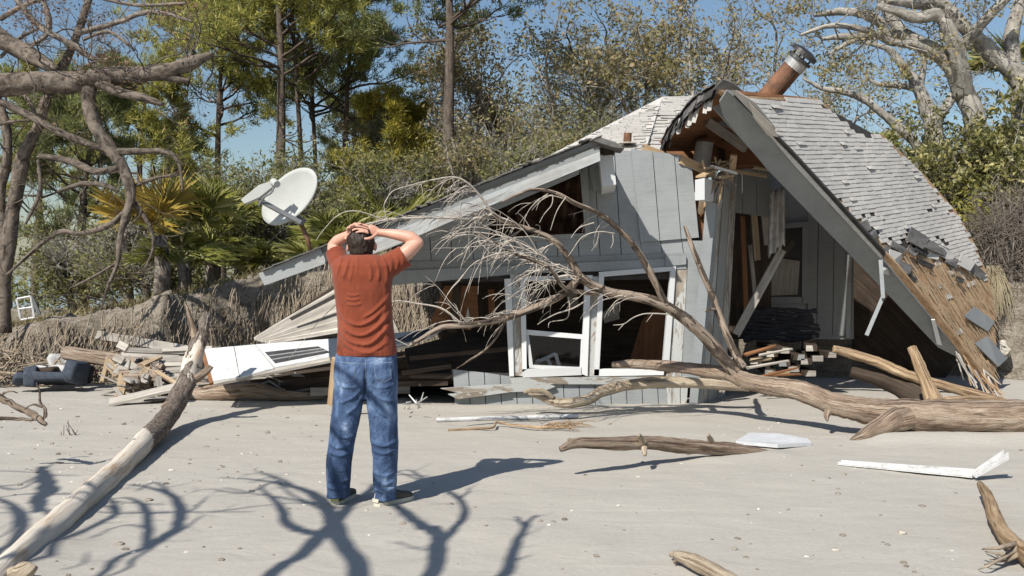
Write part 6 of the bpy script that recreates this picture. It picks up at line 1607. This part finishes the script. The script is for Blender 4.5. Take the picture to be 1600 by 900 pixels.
limbs_tree(dt, [([(140, 130, DYL), (140, 165, DYL), (150, 200, DYL), (172, 232, DYL), (192, 262, DYL), (205, 305, DYL - .1), (196, 340, DYL - .1), (187, 375, DYL - .2), (184, 410, DYL - .2), (168, 450, DYL - .2), (158, 485, DYL - .2)], [11, 11, 11, 10, 8.5, 7.5, 6, 4.5, 3.5, 2.5, 1.5]),
    ([(182, 238, DYL), (225, 236, DYL), (262, 238, DYL), (280, 256, DYL), (285, 300, DYL)], [6, 5, 4, 3, 1.5]), ([(-10, 155, DYL), (40, 178, DYL), (90, 205, DYL), (140, 226, DYL), (175, 240, DYL)], [6, 6, 6, 6, 5]),
    ([(60, 243, DYL), (110, 252, DYL), (150, 268, DYL), (183, 262, DYL)], [4, 6, 6, 4]), ([(90, 300, DYL), (130, 287, DYL), (165, 290, DYL), (185, 300, DYL)], [3, 4, 4, 2]), ([(206, 293, DYL), (240, 279, DYL), (280, 273, DYL)], [3, 3, 2]),
    ([(200, 325, DYL), (170, 352, DYL), (125, 365, DYL), (95, 362, DYL), (60, 385, DYL), (10, 430, DYL)], [4, 5, 4, 4, 3, 2]), ([(187, 378, DYL), (220, 360, DYL)], [3, 1]), ([(184, 410, DYL), (150, 430, DYL), (115, 448, DYL)], [3, 2, 1.5]), ([(60, 250, DYL), (62, 300, DYL), (40, 350, DYL)], [3, 3, 2]),
    ([(205, 312, DYL), (232, 350, DYL), (240, 385, DYL), (226, 420, DYL)], [4, 3.5, 2.5, 1.5]), ([(-5, 195, DYL), (20, 190, DYL), (48, 188, DYL)], [3, 2.5, 2])],
    'bark_mid', 5.0, .55, 53, (4, 3), None, tr=.008, wander=.35)
limbs_tree(dt, [([(20, -10, 13.4), (60, 40, 13.4), (110, 68, 13.4), (150, 95, 13.4)], [5, 5, 5, 5]), ([(66, -5, 13.4), (76, 30, 13.4), (72, 55, 13.4), (50, 70, 13.4)], [4, 5, 4, 3]), ([(122, 52, 13.4), (180, 36, 13.4), (225, 20, 13.4), (262, 22, 13.4), (300, 34, 13.4)], [5, 4, 4, 3, 1.5]),
    ([(0, 30, 13.4), (45, 5, 13.4), (100, -10, 13.4)], [4, 4, 3]), ([(130, 62, 13.4), (170, 50, 13.4), (210, 78, 13.4)], [3, 3, 2]), ([(150, -5, 13.4), (215, 8, 13.4), (290, 5, 13.4)], [3, 3, 2]), ([(0, 90, 13.4), (30, 60, 13.4), (60, 45, 13.4)], [3, 3, 2]), ([(60, 195, 13.4), (40, 150, 13.4), (10, 145, 13.4)], [4, 3, 2])],
    'bark_brown', 6.0, .85, 55, (5, 4), 'deadleaf', 1, .05, .3, leafdrop=.12, tr=.008)

# ---- broad leaved shrub at the right
def bush(px, Y, W, Dp, Hh, n, lf, mat, label, seed, name='bush', twig='bark_grey', zoff=0.0):
    rg = np.random.RandomState(seed); b = base_at(px, Y); t = thing(name, label, 'bush', tuple(b), 'bushes at the right'); mb = MB(); tips = []
    for k in range(n):
        a = rg.rand() * 6.28; sx, sy = math.cos(a), math.sin(a); q = rg.rand() ** .5
        top = np.array([b.x + sx * W * q, b.y + sy * Dp * q, b.z + zoff + Hh * (1 - .45 * q * q) * rg.uniform(.65, 1.05)]); st = np.array([b.x + sx * W * q * .35, b.y + sy * Dp * q * .35, b.z])
        d = top - st; L = np.linalg.norm(d)
        pts, dd = twig_path(rg, st, d / L, L, 8, .10, .02); mb.tube(pts, np.linspace(.03, .006, 9), 4, False)
        for c in range(9):
            i = rg.randint(2, 9); s = rg.normal(0, 1, 3); s[2] += .3; grow(mb, rg, pts[i], s, .55, .008, 1, 2, {'kids': [5, 5], 'wander': .25, 'up': .04}, tips)
    o = mb.build('stems', M[twig], t, smooth=True); o['kind'] = 'stuff'
    if mat: o = quads('leaves', leaves(rg, tips, 3, lf, .07), 4, M[mat], t); o['kind'] = 'stuff'
    return t
bush(1500, 17.0, 1.15, .9, 2.9, 48, .10, 'shrubleaf', 'tall olive leaved bush just right of the top of the big roof slope', 71)
bush(1588, 16.3, 1.0, .9, 3.5, 52, .12, 'shrubleaf', 'tall bush with pale shining leaf clusters at the right edge', 72)
bush(1440, 19.0, .9, .9, 2.7, 30, .09, 'shrubleaf', 'olive bush showing over the corner of the big roof slope', 73)
bush(1560, 15.9, .55, .5, 1.65, 30, .07, 'yellowleaf', 'lower bush with bright yellow leaves right of the roof slope', 74)
bush(1590, 14.9, .95, .35, 1.5, 70, .06, None, 'leafless brown brushwood bush right of the torn roof edge', 75, twig='bark_brown')
bush(1640, 17.5, 1.2, .9, 3.2, 40, .14, 'shrubleaf', 'bush cut off by the right edge of the picture', 76)
bush(1380, 22.0, 1.2, .8, 2.4, 30, .12, 'bushleaf', 'dark bush behind the top of the big roof slope', 77)
# hanging straw by the torn roof
mb = []; rg = random.Random(15); b = MB()
for i in range(170):
    a = P(1548 + rg.uniform(-8, 14), 418 + rg.uniform(-4, 8), 14.6 + rg.uniform(-.1, .1)); dx = rg.uniform(-.10, .22); L = rg.uniform(.35, .75)
    pts = [a, a + V((dx * .4, 0, .02 - L * .2)), a + V((dx * .8, -.03, -L * .6)), a + V((dx, -.05, -L))]; b.tube(pts, [.006, .006, .005, .002], 3, False)
tag(b.build('dry_frond', M['straw']), 'bundle of dry straw coloured fronds hanging beside the torn roof edge', 'dry frond')

# ---- palmettos
def fan(rg, c, d, L, nb, arc, w):
    """one fan leaf: folded blades radiating from the end of its stalk"""
    d = d / (np.linalg.norm(d) + 1e-9); s = np.cross(d, [0, 0, 1.0]) + rg.normal(0, .25, 3); s -= d * s.dot(d); s /= np.linalg.norm(s); nn = np.cross(s, d); out = []
    for k in range(nb):
        a = (k / (nb - 1) - .5) * arc + rg.normal(0, .03); v = d * math.cos(a) + s * math.sin(a) + nn * rg.normal(.05, .06); l = L * (1 - .25 * abs(a) / arc * 2) * rg.uniform(.85, 1.1)
        q = np.cross(v, nn); q /= np.linalg.norm(q); m = c + v * l * .5 + nn * .02; e = c + v * l - np.array([0, 0, 1]) * l * rg.uniform(.0, .22)
        out += [c, m - q * w, e, c, e, m + q * w]
    return out
def palmetto(px, Y, z, n, L, mat, label, seed, spread=1.0, stalk=.7, up=.6, stem=None, group='palmettos on the bank', towards=None):
    rg = np.random.RandomState(seed); x = (px - CX) / F * Y; g = ground_h(x, Y) - .03; c0 = np.array([x, Y, z]); t = thing('palmetto', label, 'palm', (x, Y, g), group)
    mb = MB(); mb.tube([(x, Y, g), (x + .03, Y, (g + z) / 2), (x, Y, z)], [.14, .12, .10], 9, True, .25, seed); mb.build('trunk', M['bark_brown'], t, smooth=True)
    vs = []; mb = MB()
    for i in range(n):
        a = rg.rand() * 6.28; d = np.array([math.cos(a) * spread, math.sin(a) * spread * .8, rg.uniform(.0, 1.9) * up]); 
        if towards is not None: d += np.array(towards)
        d /= np.linalg.norm(d); e = c0 + d * stalk * rg.uniform(.5, 1.15); mid = (c0 + e) / 2 + np.array([0, 0, .08]); mb.tube([c0, mid, e], [.012, .01, .007], 4, False)
        vs += fan(rg, e, d + np.array([0, 0, .0]), L * rg.uniform(.95, 1.4), 30, 3.1, .0085)
    mb.build('stalks', M[mat], t, smooth=True); o = quads('fronds', np.array(vs), 3, M[mat], t); return t
palmetto(330, 17.2, 2.05, 30, .62, 'palm', 'tall green fan palm on the bank between the hanging bough and the dish', 81, 1.0, .8)
palmetto(252, 16.3, 2.15, 9, .62, 'palmdry', 'fan palm with orange yellow fronds right of the hanging bough', 82, .6, .55, .5, towards=(-.25, -.5, .1))
palmetto(375, 18.5, 2.4, 22, .6, 'palm', 'fan palm half hidden by the dish', 83, 1.0, .7)
palmetto(285, 16.6, 1.75, 14, .5, 'palm', 'low green fan palm at the foot of the orange one', 84, 1.0, .5, .3)
palmetto(545, 17.5, 1.95, 24, .55, 'palm', 'fan palm behind the head of the man', 85, 1.0, .6)
palmetto(505, 16.8, 1.7, 18, .5, 'palm', 'low fan palm left of the head of the man', 86, 1.0, .5, .4)
palmetto(610, 18.6, 2.3, 18, .55, 'palm', 'fan palm over the right forearm of the man', 87, 1.0, .6)
palmetto(440, 17.5, 1.7, 16, .5, 'palm', 'low fan palm under the dish', 88, 1.0, .5, .3)
palmetto(1590, 18.2, 5.2, 16, .6, 'palm', 'fan palm at the right edge under the live oak limb', 89, 1.0, .6)
palmetto(1465, 17.6, 3.2, 9, .5, 'palm', 'fan palm poking out above the corner of the roof slope', 90, 1.0, .45)
palmetto(1370, 24.0, 4.4, 8, .5, 'palm', 'far fan palm behind the ridge of the big slope', 91, 1.0, .5)

# ---- two bare trees standing behind the camera; they throw the branch shadows on the sand
def lift(px, py, h):
    g = G(px, py); return g + SUN * h
def shadow_tree(label, base, fork, curves, h, seed, stop=8.0):
    t = thing('bare_tree', label, 'bare tree', tuple(base))
    trunk = smooth_path([base, base.lerp(fork, .5) + V((.06, .05, 0)), fork], [.17, .14, .12], 6, .2, seed)
    m = MB(); m.tube(trunk[0], trunk[1], 14, True, .1, seed); m.build('trunk', M['limb'], t, smooth=True)
    rg = random.Random(seed); tw = MB()
    for i, (pts, conn) in enumerate(curves):
        q = [lift(x, y, h + .12 * math.sin(k + i)) for k, (x, y, w) in enumerate(pts)]
        Yg = [G(x, y).y for x, y, w in pts]; r = [w * yg / F / 2 * .92 for (x, y, w), yg in zip(pts, Yg)]
        if conn: q = [fork, fork.lerp(q[0], .5) + V((0, 0, .12))] + q; r = [max(.05, r[0] * 1.25), r[0] * 1.12] + r
        p, rr = smooth_path(q, r, 6, .18, seed + i)
        m = MB(); m.tube(p, rr, 9, True, .12, seed + i); m.build('branch', M['limb'], t, smooth=True)
        k = len(p)
        for c in range(int(k * .16)):
            j = rg.randrange(k // 3, k); d = V((rg.gauss(0, 1), rg.gauss(0, 1), rg.gauss(0, .5))).normalized(); L = rg.uniform(.05, .28); a = V(p[j])
            tw.tube([a, a + d * L * .5, a + d * L + V((0, 0, .03))], [min(.008, rr[j] * .5), .004, .002], 4, False)
    o = tw.build('twigs', M['limb'], t, smooth=True); o['kind'] = 'stuff'
shadow_tree('bare tree standing behind the viewer, its shadow round the feet of the man', V((-3.2, -1.6, 0)), V((-3.0, -.5, 2.9)), [
    ([(415, 906, 28), (470, 868, 27), (520, 820, 25), (553, 785, 19), (590, 757, 12)], True),
    ([(560, 910, 32), (535, 850, 30), (518, 808, 25), (500, 780, 20), (470, 763, 13), (430, 754, 9), (385, 748, 5), (342, 747, 3)], True),
    ([(512, 838, 20), (478, 832, 20), (450, 818, 18), (440, 797, 14), (425, 778, 9), (405, 760, 5)], False),
    ([(665, 908, 32), (682, 860, 29), (683, 832, 27), (660, 822, 22), (636, 803, 18), (612, 782, 12), (600, 765, 7)], True),
    ([(687, 845, 16), (712, 828, 16), (727, 802, 13), (716, 778, 10), (690, 762, 8), (650, 748, 5), (605, 732, 3)], False),
    ([(684, 856, 6), (655, 856, 5), (620, 846, 4)], False), ([(510, 800, 8), (470, 782, 6), (410, 772, 5), (350, 762, 3)], False), ([(505, 790, 8), (455, 772, 6), (420, 740, 3), (380, 742, 3)], False), ([(540, 795, 6), (450, 785, 5), (330, 800, 4), (200, 802, 3)], False),
    ([(716, 780, 7), (730, 768, 5), (731, 762, 3)], False), ([(670, 755, 6), (640, 735, 5), (610, 742, 3)], False), ([(470, 765, 6), (430, 745, 4), (390, 755, 3)], False), ([(553, 790, 9), (600, 750, 7), (640, 742, 5), (690, 748, 3)], False),
    ([(775, 908, 26), (800, 862, 19), (818, 832, 14), (826, 816, 10), (838, 805, 5)], True), ([(820, 826, 8), (812, 814, 8), (806, 807, 5)], False), ([(812, 842, 4), (828, 835, 3), (840, 833, 2)], False), ([(800, 876, 7), (818, 870, 5), (833, 866, 3)], False),
    ([(420, 755, 6), (380, 770, 5), (330, 765, 4), (300, 770, 3)], False), ([(480, 770, 5), (440, 752, 4), (400, 735, 3)], False)], 3.5, 61)
shadow_tree('bare tree standing behind the viewer to the left, its shadow under the leaning log', V((-6.2, -.8, 0)), V((-5.6, .3, 2.7)), [
    ([(-60, 900, 22), (0, 868, 20), (30, 848, 21), (38, 825, 19), (30, 800, 15), (12, 785, 10), (-10, 778, 7)], True),
    ([(110, 915, 16), (180, 872, 15), (232, 852, 18), (268, 830, 20), (284, 802, 17), (272, 776, 13), (240, 764, 8), (208, 758, 5)], True),
    ([(228, 853, 14), (232, 822, 15), (226, 792, 12), (200, 778, 6), (170, 782, 4)], False), ([(40, 890, 14), (95, 850, 13), (150, 820, 13), (180, 800, 11), (172, 782, 8), (135, 770, 4)], True),
    ([(150, 905, 8), (210, 870, 8), (262, 840, 7), (316, 806, 4)], True), ([(62, 802, 12), (62, 782, 26), (75, 768, 30), (72, 748, 22), (62, 728, 9)], False), ([(0, 760, 5), (40, 755, 5), (70, 732, 4), (85, 722, 3)], False),
    ([(60, 790, 9), (90, 812, 10), (100, 815, 8)], False), ([(-30, 802, 4), (100, 800, 5), (240, 801, 5), (395, 800, 3)], False), ([(-20, 780, 6), (60, 772, 6), (140, 780, 5), (260, 790, 3)], False), ([(284, 806, 5), (305, 795, 5), (325, 776, 3)], False),
    ([(272, 776, 6), (245, 755, 5), (215, 768, 4)], False), ([(-30, 755, 5), (30, 765, 5), (70, 745, 4), (120, 742, 2)], False), ([(180, 802, 7), (165, 790, 6), (130, 800, 4), (100, 790, 3)], False), ([(-20, 850, 5), (20, 830, 5), (20, 800, 4), (0, 790, 3)], False),
    ([(232, 825, 6), (190, 820, 5), (140, 842, 4)], False), ([(100, 890, 5), (130, 880, 5), (136, 862, 3)], False), ([(-20, 735, 4), (60, 738, 3), (130, 748, 3)], False)], 3.3, 63)
